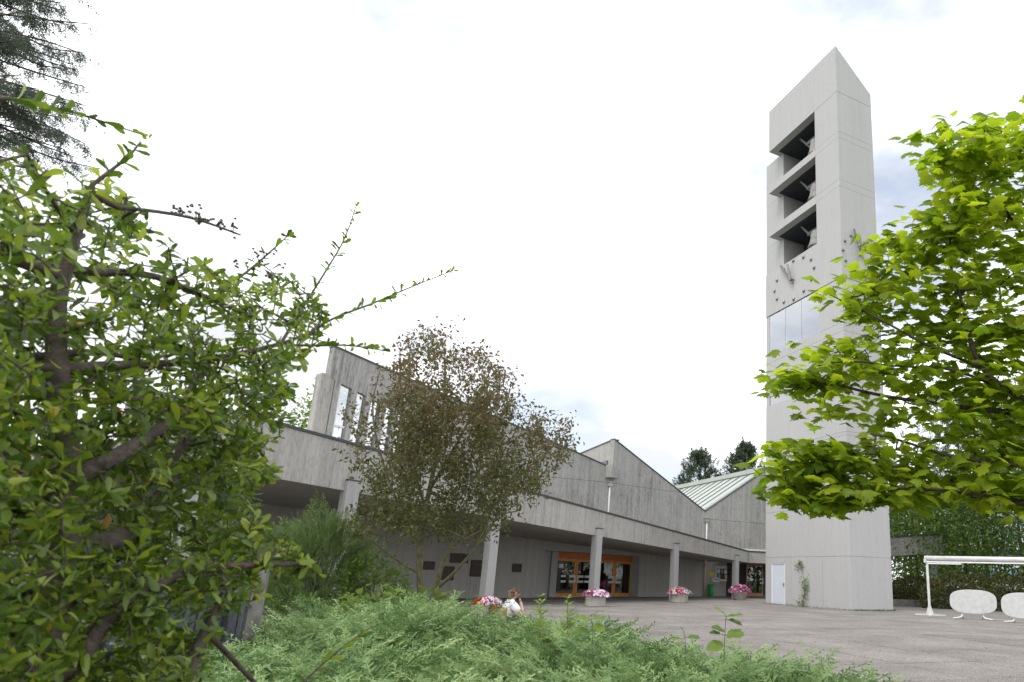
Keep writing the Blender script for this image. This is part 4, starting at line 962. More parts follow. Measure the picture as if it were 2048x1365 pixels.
# ------------------------------------------------------------------ trees and shrubs further off
PINNATE_V, PINNATE_T = [], []
for k in range(13):
    s = -1 if k % 2 else 1; y = 0.12+0.84*(k//2)/6.5; d = np.array([s*0.9, 0.35, -0.15]) if k < 12 else np.array([0, 1, 0.0])
    q = kite((0, y, 0), np.array([0, y, 0])+d*0.22, 0.055, (0, 0, 1)); o_ = len(PINNATE_V); PINNATE_V += q; PINNATE_T += [(o_, o_+1, o_+2), (o_, o_+2, o_+3)]
PINNATE = (np.array(PINNATE_V), np.array(PINNATE_T))
def crown_tree(name, label, px, d, z0, ztop, rx, n, size, leaf, tmpl=LEAF_S, trunk=0.16, clumps=70, mt_b='bark', group=None, cat='tree', flat=1.0, droop=-0.2, dens=0.30):
    root = np.array([*at(px, 1150, d)[:2], -0.05]); e = empty(name, root, label, cat, group)
    t = Tree(); zc = (z0+ztop)/2; h = (ztop-z0)/2; top = root+[0, 0, ztop*0.92]
    t.limb([root, root+[0.1, 0.05, z0*0.7+0.1], root+[-0.1, 0.1, zc], top], trunk, trunk*0.2, 0.4)
    c = rand_unit(clumps)*(rng.uniform(0.35, 1.0, clumps)**0.6)[:, None]*[rx, rx, h]+root+[0, 0, zc]
    tw = t.reach(c, rt=0.012, seg=0.5, bend=0.1, lift=-0.05)
    m_ = n//clumps; cr = rx*dens
    pos = np.repeat(c, m_, 0)+rng.normal(0, 1, (clumps*m_, 3))*[cr, cr, cr*0.75*flat]; N_ = len(pos)
    bt = np.repeat(rng.uniform(0.15, 0.85, clumps), m_)
    ax = rand_unit(N_)+[0, 0, droop]; nm = rng.normal(0, .55, (N_, 3))+[0, 0, 0.9]
    foliage('crown', [leafcloud(tmpl, pos, ax, nm, size*rng.uniform(0.6, 1.3, N_), np.clip(bt+rng.normal(0, .15, N_), 0, 1))], leaf, e)
    t.mesh('trunk', mt_b, e, 6, k=0.01, e=0.4, rmax=trunk); return e
crown_tree('broadleaf_tree', 'dark green leafy tree just right of the bell tower behind the concrete portal', 1835, 52, 1.6, 9.2, 3.4, 9000, 0.26, 'leaf_mid', clumps=90, group='trees behind the hedge')
crown_tree('broadleaf_tree', 'mid green leafy tree behind the hedge and the white awning frame', 1935, 47, 1.4, 8.4, 3.2, 9000, 0.25, 'leaf_mid', clumps=90, group='trees behind the hedge')
crown_tree('broadleaf_tree', 'leafy tree at the right edge behind the oval tables', 2050, 44, 1.6, 8.8, 3.3, 8000, 0.25, 'leaf_dark', clumps=90, group='trees behind the hedge')
crown_tree('broadleaf_tree', 'far dark tree filling the gap beneath the maple branches', 1885, 66, 0.6, 10.5, 5.2, 8000, 0.36, 'leaf_dark', clumps=90, group='trees behind the hedge')
crown_tree('robinia_tree', 'feathery blue-green tree seen through the maple beside the tower', 1975, 50, 7.5, 15.5, 4.6, 4200, 0.62, 'leaf_robinia', PINNATE, clumps=80, trunk=0.2, dens=0.22)
crown_tree('pale_tree', 'pale green tree rising behind the left end of the church roof', 606, 47, 6.0, 12.6, 2.0, 3500, 0.28, 'leaf_light', clumps=50, dens=0.3)

def pine(px, d, ytop, ybot, wpx, label, seed):
    root = np.array([*at(px, 1150, d)[:2], 0.0]); zt_ = at(px, ytop, d)[2]; zb_ = at(px, ybot, d)[2]; R = wpx/2*d/1400*1.06
    e = empty('pine_tree', root, label, 'pine', 'pines behind the green roof'); t = Tree(); t.limb([root, root+[0, 0, zb_], root+[0, 0, zt_-0.3]], 0.25, 0.05, 0.6)
    n = 170; f = rng.random(n); a = rng.uniform(0, 2*math.pi, n); r = R*np.sqrt(rng.uniform(0.15, 1, n))*np.clip(1.15-0.95*f**1.3, 0.1, 1)
    c = np.stack([root[0]+r*np.cos(a), root[1]+r*np.sin(a), zb_-0.8+(zt_-zb_+0.8)*f], 1); t.reach(c, rt=0.02, seg=0.6, bend=0.08, lift=-0.1)
    pos, ax, nm = [], [], []
    for q in c:
        ctr = nrm(q-(root+[0, 0, (zb_+zt_)/2-1])); ctr = nrm(ctr*0.6+np.array([0, 0, 0.9]))
        for s in range(3):
            st = q+rng.normal(0, 0.28, 3); dd = nrm(ctr+rng.normal(0, .35, 3)); 
            for k in range(26):
                h = rng.uniform(0, 0.75); pos.append(st+dd*h); ax.append(dd*0.9+rand_unit(1)[0]*0.9); nm.append(rand_unit(1)[0])
    pos, ax, nm = map(np.array, (pos, ax, nm)); N_ = len(pos)
    foliage('crown', [leafcloud(LEAF_S, pos, ax, nm, rng.uniform(0.22, 0.38, N_), np.clip(np.repeat(rng.random(N_//26+1), 26)[:N_]*0.7+rng.normal(0.15, .1, N_), 0, 1), 0.45)], 'needle_pine', e)
    t.mesh('trunk', 'bark', e, 6, k=0.012, e=0.4, rmax=0.22)
pine(1394, 84, 912, 985, 96, 'dark round-topped pine behind the green roof, the left and lower one', 1)
pine(1487, 80, 897, 965, 84, 'dark pine behind the green roof ridge, right one beside the tower', 2)

def spruce():
    root = np.array([*at(-760, 1150, 23)[:2], 0.0]); e = empty('spruce_tree', root, 'tall dark spruce with drooping branches at the top left corner', 'spruce')
    t = Tree(); t.limb([root, root+[0, 0, 12], root+[0, 0, 30]], 0.3, 0.1, 1.0); pos, ax, nm, sz = [], [], [], []
    tips = [(178, 48, 18.5), (120, 20, 19.5), (168, 105, 18), (172, 175, 19), (150, 140, 20), (172, 212, 18.2), (120, 235, 19.5), (170, 288, 18.6), (200, 338, 19.2), (130, 300, 20), (100, 350, 18), (175, 370, 20), (60, 80, 18), (80, 400, 19), (40, 150, 17.6), (30, 260, 17.8), (150, -60, 19), (170, -10, 18.6), (60, 330, 17.5), (90, 190, 17.6), (20, 40, 17.6)]
    tips = tips+[(x-abs(rng.normal(0, 45)), y+rng.normal(0, 28), d+rng.normal(0, .8)) for x, y, d in tips]; tips = [q for q in tips if q[1] < 345]
    for x, y, d in tips:
        tip = at(x, y, d); st = np.array([root[0], root[1], tip[2]+rng.uniform(0.18, 0.50)*np.hypot(*(tip-root)[:2])+0.2]); pl = [st, st*0.55+tip*0.45+[rng.normal(0, .2), rng.normal(0, .2), rng.uniform(-0.45, 0.15)], st*0.2+tip*0.8+[0, 0, rng.uniform(-0.35, 0.0)], tip]
        t.limb(pl, 0.05, 0.008, 0.25); s = resample(smooth_line(pl), 0.07); L = len(s)
        for i in range(int(L*0.22), L):
            d_ = nrm(s[min(i+1, L-1)]-s[i-1]); side = np.cross(d_, [0, 0, 1])
            if math.sin(i*0.55+x)+rng.normal(0, .5) < -0.35: continue
            for _ in range(4):
                pos.append(s[i]+rng.normal(0, .03, 3)); ax.append(d_*0.55+side*rng.normal(0, 0.75)+np.array([0, 0, -rng.uniform(0.2, 1.7)])); nm.append(rand_unit(1)[0]); sz.append(rng.uniform(0.25, 0.85)*(1.05-0.45*i/L))
    pos, ax, nm, sz = map(np.array, (pos, ax, nm, sz)); sp = [spray(20+k, 16, 0.25, 0.017, 0.30, 1, 0.9) for k in range(2)]
    foliage('needles', [leafcloud(sp[k], pos[k::2], ax[k::2], nm[k::2], sz[k::2], np.clip(rng.normal(0.5, .22, len(pos[k::2])), 0, 1)) for k in range(2)], 'needle_spruce', e)
    t.mesh('branches', 'bark', e, 5, k=0.004, e=0.3, rmax=0.1)
spruce()

def bushy(name, label, px, d, rx, ry, z0, z1, n, size, leaf, tmpl, cat='shrub', upright=0.8, group=None, wid=1.0, stems=8):
    """rounded shrub: leaves or sprays through a dome, woody stems within"""
    root = np.array([*at(px, 1180, d)[:2], 0.0]); e = empty(name, root, label, cat, group)
    u = rand_unit(n); u[:, 2] = np.abs(u[:, 2]); r = rng.uniform(0.45, 1.0, n)**0.5
    lump = 1+0.16*np.sin(u[:, 0]*7+px)*np.cos(u[:, 1]*6)+0.08*np.sin(u[:, 2]*13)
    vd = azdir(math.degrees(math.atan2(root[0], root[1]))); sd_ = np.array([vd[1], -vd[0], 0])
    pos = root+(u[:, :1]*sd_*rx+u[:, 1:2]*vd*ry+u[:, 2:]*np.array([0, 0, z1-z0]))*(r*lump)[:, None]+[0, 0, z0]
    ax = nrm(u*[1, 1, 0.6]+rng.normal(0, .35, (n, 3)))+np.array([0, 0, upright]); nm = nrm(u+rng.normal(0, .5, (n, 3))+[0, 0, 0.5])
    foliage('foliage', [leafcloud(tmpl, pos, ax, nm, size*rng.uniform(0.6, 1.3, n), np.clip(rng.normal(0.5, .24, n), 0, 1), wid)], leaf, e)
    sg = []
    for k in range(stems):
        a = rng.uniform(0, 6.28); q = root+[0.5*rx*math.cos(a), 0.5*ry*math.sin(a), z0+(z1-z0)*0.6]; m_ = root*0.5+q*0.5+rng.normal(0, .05, 3)
        sg += [(root+rng.normal(0, .05, 3)*[1, 1, 0], m_, 0.025, 0.018), (m_, q, 0.018, 0.008)]
    V, T = frustums(sg, 5); link('stems', arr_mesh('stems', V-base_of(e), T, 'bark'), e); return e
UP = [spray(40+k, 13, -0.05, 0.016, 0.34, 2, 0.6) for k in range(2)]
bushy('cypress_shrub', 'feathery upright green shrub standing left of the bronze tree under the canopy edge', 632, 16.0, 0.85, 0.8, 0.5, 2.30, 1300, 0.40, 'leaf_cypress', UP[0], upright=1.1)
bushy('cypress_shrub', 'narrow feathery shrub tip rising beside the thorny shrub under the canopy', 572, 16.8, 0.4, 0.4, 0.5, 2.25, 400, 0.36, 'leaf_cypress', UP[1], upright=1.1)
bushy('arching_shrub', 'loose arching dark green shrub between feathery shrub and bronze tree', 735, 15.6, 0.9, 0.8, 0.35, 1.75, 2600, 0.085, 'leaf_mid', LEAF_S, upright=0.0)
bushy('low_shrub', 'low dark shrub at the end of the slate wall', 600, 14.2, 0.75, 0.7, 0.1, 0.95, 1800, 0.07, 'leaf_dark', LEAF_S, upright=0.1)
bushy('cotoneaster', 'low grey-green small-leaved shrub behind the juniper', 650, 13.2, 0.55, 0.5, 0.15, 0.72, 1400, 0.05, 'needle_juniper', LEAF_S, upright=0.2)
bushy('heather_mat', 'dull olive low mat at the foot of the slate wall', 545, 10.9, 0.75, 0.6, 0.05, 0.50, 1400, 0.12, 'leaf_hedge', UP[0], upright=0.5)
bushy('bramble', 'light green broad-leaved bramble behind the juniper, left of the bronze tree stems', 770, 14.3, 0.8, 0.4, 0.45, 1.02, 170, 0.12, 'leaf_light', LEAF_R, upright=0.0)
bushy('bramble', 'light green leafy undergrowth at the foot of the bronze tree', 838, 14.2, 0.6, 0.35, 0.55, 1.02, 130, 0.10, 'leaf_light', LEAF_R, upright=0.0)

# ------------------------------------------------------------------ objects under the canopy
def wall_thing(name, label, cat, x0, y0, x1, y1, mt_, group=None, n0=0.003, n1=0.05, frame=None):
    a, z1 = ws(x0, y0); b, z0 = ws(x1, y1); b = ws(x1, (y0+y1)/2)[0]; a = ws(x0, (y0+y1)/2)[0]; z1 = ws((x0+x1)/2, y0)[1]; z0 = ws((x0+x1)/2, y1)[1]
    e = empty(name, wpt((a+b)/2, z0, n0), label, cat, group)
    return e, a, b, z0, z1
for k, (bx_, lab) in enumerate((((940.5, 1120.4, 969.8, 1153.8), 'tall dark bronze relief plaque on the wall just left of the first clear column'),
        ((875.8, 1132.6, 907, 1160.7), 'dark bronze relief plaque low on the wall behind the bronze tree stems'),
        ((846.5, 1123, 868.5, 1140), 'small dark bronze plaque on the wall, leftmost behind the bronze tree'),
        ((900, 1107, 935.6, 1126.5), 'wide dark bronze plaque highest on the wall behind the bronze tree'),
        ((1024, 1127.7, 1041.8, 1144.8), 'small square dark plaque alone on the wall left of the doors'))):
    e, a, b, z0, z1 = wall_thing('wall_plaque', lab, 'plaque', *bx_, 'bronze', 'bronze plaques on the church wall')
    MB().box(WO, UW, NW, a, b, z0, z1, 0.003, 0.04).build('plate', 'bronze', e)
    r = MB(); m_ = 0.06
    r.box(WO, UW, NW, a, b, z1-m_, z1, 0.041, 0.06).box(WO, UW, NW, a, b, z0, z0+m_, 0.041, 0.06).box(WO, UW, NW, a, a+m_, z0+m_, z1-m_, 0.041, 0.06).box(WO, UW, NW, b-m_, b, z0+m_, z1-m_, 0.041, 0.06)
    r.build('rim', 'bronze', e)
# notice board
e, a, b, z0, z1 = wall_thing('notice_board', 'framed notice board with pinned papers on the wall behind the last column', 'notice board', 1430, 1133, 1480, 1163, 'x')
MB().box(WO, UW, NW, a, b, z0, z1, 0.003, 0.05).build('frame', 'white_pipe', e)
MB().box(WO, UW, NW, a+0.15, b-0.15, z0+0.14, z1-0.2, 0.051, 0.056).build('panel', 'board_black', e)
W_, H_ = b-a-0.3, z1-z0-0.34
for fx_, fz_, fw_, fh_, mt_ in ((0.02, 0.55, 0.11, 0.40, 'paper'), (0.17, 0.55, 0.10, 0.42, 'paper_blue'), (0.31, 0.52, 0.12, 0.42, 'paper'), (0.03, 0.05, 0.13, 0.42, 'paper_blue'), (0.34, 0.06, 0.11, 0.38, 'paper_yellow'), (0.50, 0.50, 0.12, 0.42, 'paper'), (0.52, 0.05, 0.12, 0.38, 'paper'), (0.68, 0.50, 0.11, 0.42, 'paper_yellow'), (0.70, 0.06, 0.13, 0.36, 'paper_blue'), (0.85, 0.50, 0.11, 0.40, 'paper'), (0.86, 0.05, 0.11, 0.40, 'paper')):
    MB().box(WO, UW, NW, a+0.15+W_*fx_, a+0.15+W_*(fx_+fw_), z0+0.14+H_*fz_, z0+0.14+H_*(fz_+fh_), 0.057, 0.060).build('paper', mt_, e)
e, a, b, z0, z1 = wall_thing('letter_box', 'pale letter box on the wall at the left foot of the notice board', 'letter box', 1420.6, 1155.6, 1433, 1164.6, 'x')
MB().box(WO, UW, NW, a, b, z0, z1, 0.07, 0.26).build('body', 'white_pipe', e, bevel=0.01)
MB().box(WO, UW, NW, a+0.08, b-0.08, z1-0.14, z1-0.09, 0.261, 0.266).build('slot', 'board_black', e)
e, a, b, z0, z1 = wall_thing('yellow_poster', 'yellow poster on the wall above the letter box', 'poster', 1419, 1144, 1428.5, 1155, 'x')
MB().box(WO, UW, NW, a, b, z0+0.02, z1, 0.003, 0.012).build('sheet', 'paper_yellow', e)
a = ws(1407, 1150)[0]
MB().tube([wpt(a, -0.02, 0.09), wpt(a, 2.9, 0.09)], 0.06, 10).build('downpipe', 'sill_wood', church, smooth=True)
for q in (0.6, 2.1): MB().box(WO, UW, NW, a-0.08, a+0.08, q, q+0.05, 0.0, 0.16).build('pipe_clip', 'zinc', church)
MB().tube([wpt(ws(1286, 1105)[0], 2.93, 0.5), wpt(ws(1286, 1105)[0], 2.8, 0.5)], 0.10, 12).build('soffit_lamp', 'zinc', church)

c = WO+UW*ws(1412.3, 1180)[0]+NW*0.42
e = empty('litter_bin', c, 'green plastic litter bin against the wall left of the notice board', 'litter bin')
MB().lathe(c, [(0.18, 0.02), (0.20, 0.06), (0.215, 0.5), (0.225, 0.80)], 20).build('body', 'green_plastic', e, smooth=True)
MB().lathe(c, [(0.232, 0.80), (0.235, 0.84), (0.232, 0.87)], 20).build('rim', 'green_plastic', e)
MB().lathe(c, [(0.17, 0.0), (0.17, 0.02)], 16).build('foot', 'steel_dark', e)

# flower planters
PETAL = (np.array([(0, 0, -0.12)]+[(math.cos(k*math.pi/5)*(1.0 if k % 2 else 0.86), math.sin(k*math.pi/5)*(1.0 if k % 2 else 0.86), 0.05) for k in range(10)]), np.array([(0, 1+k, 1+(k+1) % 10) for k in range(10)]))
def planter(px, py, r, h, fr, fh, colours, label, style='drum', d=None, pz=None):
    c = gnd(px, py) if d is None else np.array([*at(px, 1190, d)[:2], 0.0]); c[2] = 0
    e = empty('flower_planter', c, label, 'planter', 'flower planters before the church')
    prof = [(r*0.97, 0.0), (r, 0.03), (r*1.0, h*0.9), (r*0.98, h), (r*0.86, h), (r*0.85, h-0.06)] if style == 'drum' else [(r*0.66, 0.0), (r*0.70, 0.03), (r*0.88, h*0.6), (r*1.0, h*0.86), (r*1.03, h), (r*0.92, h), (r*0.9, h-0.06)]
    MB().lathe(c, prof, 28).build('pot', 'concrete_planter', e, smooth=False, bevel=0.01)
    MB().lathe(c, [(r*0.85, h-0.07), (r*0.85, h-0.05)], 20).build('earth', 'soil', e)
    n = 520; u = rand_unit(n); u[:, 2] = np.abs(u[:, 2])**0.8; pos = c+u*np.array([fr, fr, fh])*rng.uniform(0.6, 0.97, n)[:, None]+[0, 0, h-0.06]
    foliage('foliage', [leafcloud(LEAF_S, pos, u+rng.normal(0, .5, (n, 3)), u+rng.normal(0, .4, (n, 3)), rng.uniform(0.06, 0.11, n), rng.random(n))], 'leaf_mid', e)
    for mt_, nm_, frac, lo, hi in colours:
        m_ = int(200*frac); a = rng.uniform(lo, hi, m_); el = np.arcsin(rng.uniform(0.04, 1, m_)); u = np.stack([np.cos(a)*np.cos(el), np.sin(a)*np.cos(el), np.sin(el)], 1)
        pos = c+u*np.array([fr, fr, fh])*rng.uniform(0.96, 1.07, m_)[:, None]+[0, 0, h-0.05]; nz = nrm(u+rng.normal(0, .3, (m_, 3))+[0, 0, 0.2])
        t_ = nrm(np.cross(nz, rand_unit(m_))); sz = rng.uniform(0.038, 0.060, m_)
        foliage(nm_, [instances(PETAL, frames(t_, nz, sz), pos, rng.random(m_))], mt_, e)
vz = -math.pi/2-0.35   # side of the planters that faces the camera
planter(1190, 1213, 0.44, 0.46, 0.58, 0.30, [('petal_pink', 'pink_blossoms', 0.75, 0, 6.28), ('petal_white', 'white_blossoms', 0.55, vz-0.2, vz+2.4), ('petal_white', 'pale_blossoms', 0.2, 0, 6.28)], 'round concrete planter of pink and white flowers before the doors')
planter(1358, 1205.5, 0.47, 0.50, 0.62, 0.32, [('petal_white', 'white_blossoms', 0.9, 0, 6.28), ('petal_red', 'red_blossoms', 0.35, vz-2.0, vz+0.3), ('petal_pink', 'pink_blossoms', 0.3, 0, 6.28)], 'round concrete planter of white and red flowers beside the third column')
planter(1479, 1200.5, 0.52, 0.50, 0.72, 0.50, [('petal_pink', 'magenta_blossoms', 1.3, 0, 6.28), ('petal_white', 'pale_blossoms', 0.15, 0, 6.28)], 'bowl-shaped planter of magenta flowers by the last column', 'bowl')
planter(978, 1205, 0.36, 0.42, 0.40, 0.21, [('petal_white', 'white_blossoms', 0.7, vz-0.6, vz+2.6), ('petal_red', 'red_blossoms', 0.6, vz-2.4, vz-0.1), ('petal_pink', 'pink_blossoms', 0.3, 0, 6.28)], 'planter of red and white flowers behind the seated person', d=21.5)

# ------------------------------------------------------------------ bench and seated person
B0, B1 = gnd(980, 1207, 0.70), gnd(1040, 1224, 0.70); bd = nrm((B1-B0)*[1, 1, 0]); fw = np.array([-bd[1], bd[0], 0])
if fw[0] < 0: fw = -fw
B0 = B0*[1, 1, 0]; BL = 1.75
bench = empty('park_bench', B0+bd*BL/2, 'wooden park bench with grey frame, seen from behind in the juniper', 'bench')
for z in (0.40, 0.52, 0.64): MB().box(B0, bd, fw, 0.0, BL, z-0.05, z+0.055, -0.02, 0.02).build('back_slat', 'bench_wood', bench, bevel=0.006)
for k in range(4): MB().box(B0, bd, fw, 0.0, BL, 0.30, 0.335, 0.06+k*0.115, 0.16+k*0.115).build('seat_slat', 'bench_wood', bench, bevel=0.006)
for s in (0.10, BL-0.16):
    MB().box(B0, bd, fw, s, s+0.06, -0.02, 0.68, -0.075, -0.022).build('post', 'bench_frame', bench, bevel=0.006)
    MB().box(B0, bd, fw, s, s+0.06, 0.235, 0.298, -0.021, 0.52).build('rail', 'bench_frame', bench)
    MB().box(B0, bd, fw, s, s+0.06, -0.02, 0.234, 0.44, 0.50).build('leg', 'bench_frame', bench)

def skin_mesh(name, verts, edges, radii, mt_, parent, root=0, sub=2):
    b = base_of(parent); me = bpy.data.meshes.new(name); me.from_pydata([tuple(np.array(v)-b) for v in verts], edges, []); me.materials.append(MATS[mt_])
    o = link(name, me, parent); o.modifiers.new('skin', 'SKIN'); sv = me.skin_vertices[0].data
    for i, r in enumerate(radii): sv[i].radius = (r, r) if not hasattr(r, '__len__') else r
    sv[root].use_root = True; md = o.modifiers.new('sub', 'SUBSURF'); md.levels = sub; md.render_levels = sub
    o.modifiers['skin'].use_smooth_shade = True; return o
pp = B0+bd*0.62+fw*0.20      # seat point
side = -bd if (-bd)@np.array([0, -1, 0]) > 0 else bd   # towards the camera
def pt(f, s, z): return pp+fw*f+side*s+np.array([0, 0, z])
person = empty('person', pp, 'person in a white shirt sitting on the bench, chin resting on hand', 'person')
# body (skin): torso core, neck, head, arms, hands, legs
bv = [pt(0, 0, .42), pt(.03, 0, .55), pt(.07, 0, .70), pt(.11, 0, .79), pt(.135, 0, .84), pt(.16, 0, .90), pt(.175, 0, .955),
      pt(.08, .15, .735), pt(.20, .19, .60), pt(.31, .17, .50), pt(.315, .10, .62), pt(.275, .04, .775),
      pt(.08, -.15, .735), pt(.18, -.20, .58), pt(.30, -.17, .48), pt(.36, -.08, .46), pt(.41, -.03, .455),
      pt(.05, .09, .40), pt(.42, .11, .43), pt(.45, .11, .24), pt(.44, .11, .05), pt(.54, .12, .03),
      pt(.05, -.09, .40), pt(.42, -.11, .43), pt(.47, -.11, .24), pt(.46, -.11, .05), pt(.56, -.12, .03)]
be = [(0, 1), (1, 2), (2, 3), (3, 4), (4, 5), (5, 6), (2, 7), (7, 8), (8, 9), (9, 10), (10, 11), (2, 12), (12, 13), (13, 14), (14, 15), (15, 16), (0, 17), (17, 18), (18, 19), (19, 20), (20, 21), (0, 22), (22, 23), (23, 24), (24, 25), (25, 26)]
br = [.10, .09, .095, .05, .048, .075, .07, .05, .042, .038, .032, .026, .05, .042, .038, .032, .026, .075, .06, .048, .035, .03, .075, .06, .048, .035, .03]
skin_mesh('body', bv, be, br, 'skin', person)
for j, (base_, tips) in enumerate(((pt(.275, .04, .775), [(pt(.262, .055, .80), pt(.245, .050, .82)), (pt(.268, .040, .812), pt(.248, .030, .83)), (pt(.275, .025, .812), pt(.252, .015, .832)), (pt(.28, .012, .80), pt(.26, .002, .818)), (pt(.255, .03, .785), pt(.235, .03, .80))]),
                               (pt(.41, -.03, .455), [(pt(.44, -.045, .455), pt(.465, -.04, .445)), (pt(.447, -.03, .458), pt(.475, -.022, .447)), (pt(.445, -.015, .457), pt(.472, -.005, .446)), (pt(.44, .0, .455), pt(.46, .012, .445)), (pt(.42, -.055, .47), pt(.435, -.05, .475))]))):
    for a_, b_ in tips: skin_mesh('finger', [base_, a_, b_], [(0, 1), (1, 2)], [.013, .0095, .008], 'skin', person, sub=1)
# shirt over torso and upper arms
sv = [pt(0, 0, .40), pt(.02, 0, .50), pt(.055, 0, .66), pt(.09, 0, .765), pt(.075, .145, .735), pt(.16, .185, .65), pt(.235, .195, .57), pt(.075, -.145, .735), pt(.15, -.195, .64), pt(.20, -.20, .56)]
skin_mesh('shirt', sv, [(0, 1), (1, 2), (2, 3), (2, 4), (4, 5), (5, 6), (2, 7), (7, 8), (8, 9)], [(.165, .15), (.165, .145), (.175, .14), .08, .09, .086, .08, .09, .086, .08], 'shirt', person)
skin_mesh('trousers', [pt(0, 0, .38), pt(.06, .09, .40), pt(.41, .11, .43), pt(.45, .11, .25), pt(.44, .11, .10), pt(.06, -.09, .40), pt(.41, -.11, .43), pt(.47, -.11, .25), pt(.46, -.11, .10)], [(0, 1), (1, 2), (2, 3), (3, 4), (0, 5), (5, 6), (6, 7), (7, 8)], [.13, .095, .075, .062, .055, .095, .075, .062, .055], 'trousers', person)
# hair: cap and shoulder-length back, fringe
hv = [pt(.155, 0, .985), pt(.12, 0, .965), pt(.085, 0, .92), pt(.075, 0, .86), pt(.085, 0, .80), pt(.205, 0, .985), pt(.14, .06, .93), pt(.115, .055, .86), pt(.14, -.06, .93), pt(.115, -.055, .86)]
skin_mesh('hair', hv, [(0, 1), (1, 2), (2, 3), (3, 4), (0, 5), (1, 6), (6, 7), (1, 8), (8, 9)], [.060, .076, .076, .070, .050, .046, .056, .048, .056, .048], 'hair', person)
b = MB()
for s in (-1, 1): b.lathe(pt(.243, .03*s, .925), [(0.003, -0.008), (0.009, -0.004), (0.009, 0.004), (0.003, 0.008)], 8)
b.build('eyes', 'dark_inside', person)
skin_mesh('nose', [pt(.235, 0, .925), pt(.262, 0, .90), pt(.245, 0, .892)], [(0, 1), (1, 2)], [.010, .014, .012], 'skin', person, sub=1)
for s in (-1, 1): skin_mesh('ear', [pt(.155, .073*s, .93), pt(.15, .08*s, .91), pt(.16, .075*s, .895)], [(0, 1), (1, 2)], [.010, .012, .008], 'skin', person, sub=1)

# ------------------------------------------------------------------ awning frame, tables, portal, hedge
aw = gnd(1860, 1231); va = math.degrees(math.atan2(aw[0], aw[1])); u = azdir(va+90); n_ = azdir(va+180)
zt_ = onplane(1857, 1118, aw, va+90)[2]
awn = empty('awning_frame', aw, 'white freestanding awning frame with splayed foot, right of the tower', 'awning')
MB().box(aw, u, n_, -0.055, 0.055, 0.10, zt_-0.08, -0.05, 0.05).build('post', 'white_paint', awn, bevel=0.012)
f = MB(); f.box(aw, u, n_, -0.62, 0.66, 0.0, 0.045, -0.05, 0.05); f.prism([aw-u*0.17+[0, 0, 0.046]-n_*0.045, aw+u*0.17+[0, 0, 0.046]-n_*0.045, aw+u*0.057+[0, 0, 0.42]-n_*0.045, aw-u*0.057+[0, 0, 0.42]-n_*0.045], n_*0.09); f.box(aw, u, n_, -0.05, 0.05, 0.0, 0.044, 0.06, 0.75); f.box(aw, u, n_, -0.05, 0.05, 0.0, 0.044, -0.75, -0.06)
f.build('foot', 'white_paint', awn)
ud = nrm(u*1.0+n_*0.10); 
MB().tube([aw-ud*0.10+[0, 0, zt_+0.02], aw+ud*7.5+[0, 0, zt_+0.02]], 0.115, 14).build('roller_case', 'white_paint', awn, smooth=True)
MB().box(aw, ud, np.array([-ud[1], ud[0], 0]), -0.12, 7.5, zt_-0.16, zt_-0.105, -0.07, 0.07).build('front_rail', 'white_frame', awn)
MB().prism([aw-ud*0.14+[0, 0, zt_-0.17]-n_*0.13, aw-ud*0.03+[0, 0, zt_-0.17]-n_*0.13, aw-ud*0.03+[0, 0, zt_+0.10]-n_*0.13, aw-ud*0.14+[0, 0, zt_-0.02]-n_*0.13], n_*0.26).build('end_cap', 'white_paint', awn)
MB().box(aw, ud, np.array([-ud[1], ud[0], 0]), 0.05, 1.45, zt_-0.23, zt_-0.17, -0.05, 0.0).build('arm', 'white_frame', awn)

def oval_table(px, py, label, wpx=95, hpx=48, turn=0):
    c0 = gnd(px, py+36); v = math.degrees(math.atan2(c0[0], c0[1])); u = azdir(v+90+turn); n_ = azdir(v+180+turn)
    e = empty('folding_table', c0, label, 'table', 'oval tables tipped on edge')
    ctr = onplane(px, py, c0, v+90+turn); a = abs((onplane(px+wpx/2, py, c0, v+90)-ctr)@u); hh = (onplane(px, py-hpx/2, c0, v+90)[2]-onplane(px, py+hpx/2, c0, v+90)[2])/2
    pts = []
    for k in range(48):
        t = 2*math.pi*k/48; x = math.copysign(abs(math.cos(t))**0.80, math.cos(t))*a; z = math.copysign(abs(math.sin(t))**0.62, math.sin(t))*hh; pts.append(ctr+u*x+np.array([0, 0, z]))
    MB().prism(pts, -n_*0.035).build('top', 'table_top', e, bevel=0.012)
    zc = ctr[2]-c0[2]; zb_ = zc-hh
    for s in (-1, 1):
        x = s*a*0.44; p = lambda f, z, q: c0+u*f+n_*q+np.array([0, 0, z])
        MB().tube(smooth_line([p(x, zc, -0.08), p(x, zb_+0.02, -0.08), p(x, zb_-0.10, -0.07), p(x+s*0.10, 0.06, -0.02), p(x+s*0.34, 0.035, 0.10)]), 0.032, 8).build('leg', 'white_paint', e, smooth=True)
        MB().tube(smooth_line([p(x, zb_+0.05, -0.10), p(x, 0.12, -0.13), p(x-s*0.02, 0.035, -0.42)]), 0.03, 8).build('leg', 'white_paint', e, smooth=True)
    MB().tube([c0+u*(-a*0.44)-n_*0.08+[0, 0, zc], c0+u*(a*0.44)-n_*0.08+[0, 0, zc]], 0.022, 8).build('crossbar', 'white_paint', e, smooth=True)
oval_table(1946, 1204, 'white oval garden table tipped upright, the whole one beside the awning post')
oval_table(2050, 1212, 'white oval garden table tipped upright, cut off by the right edge', 98, 52)

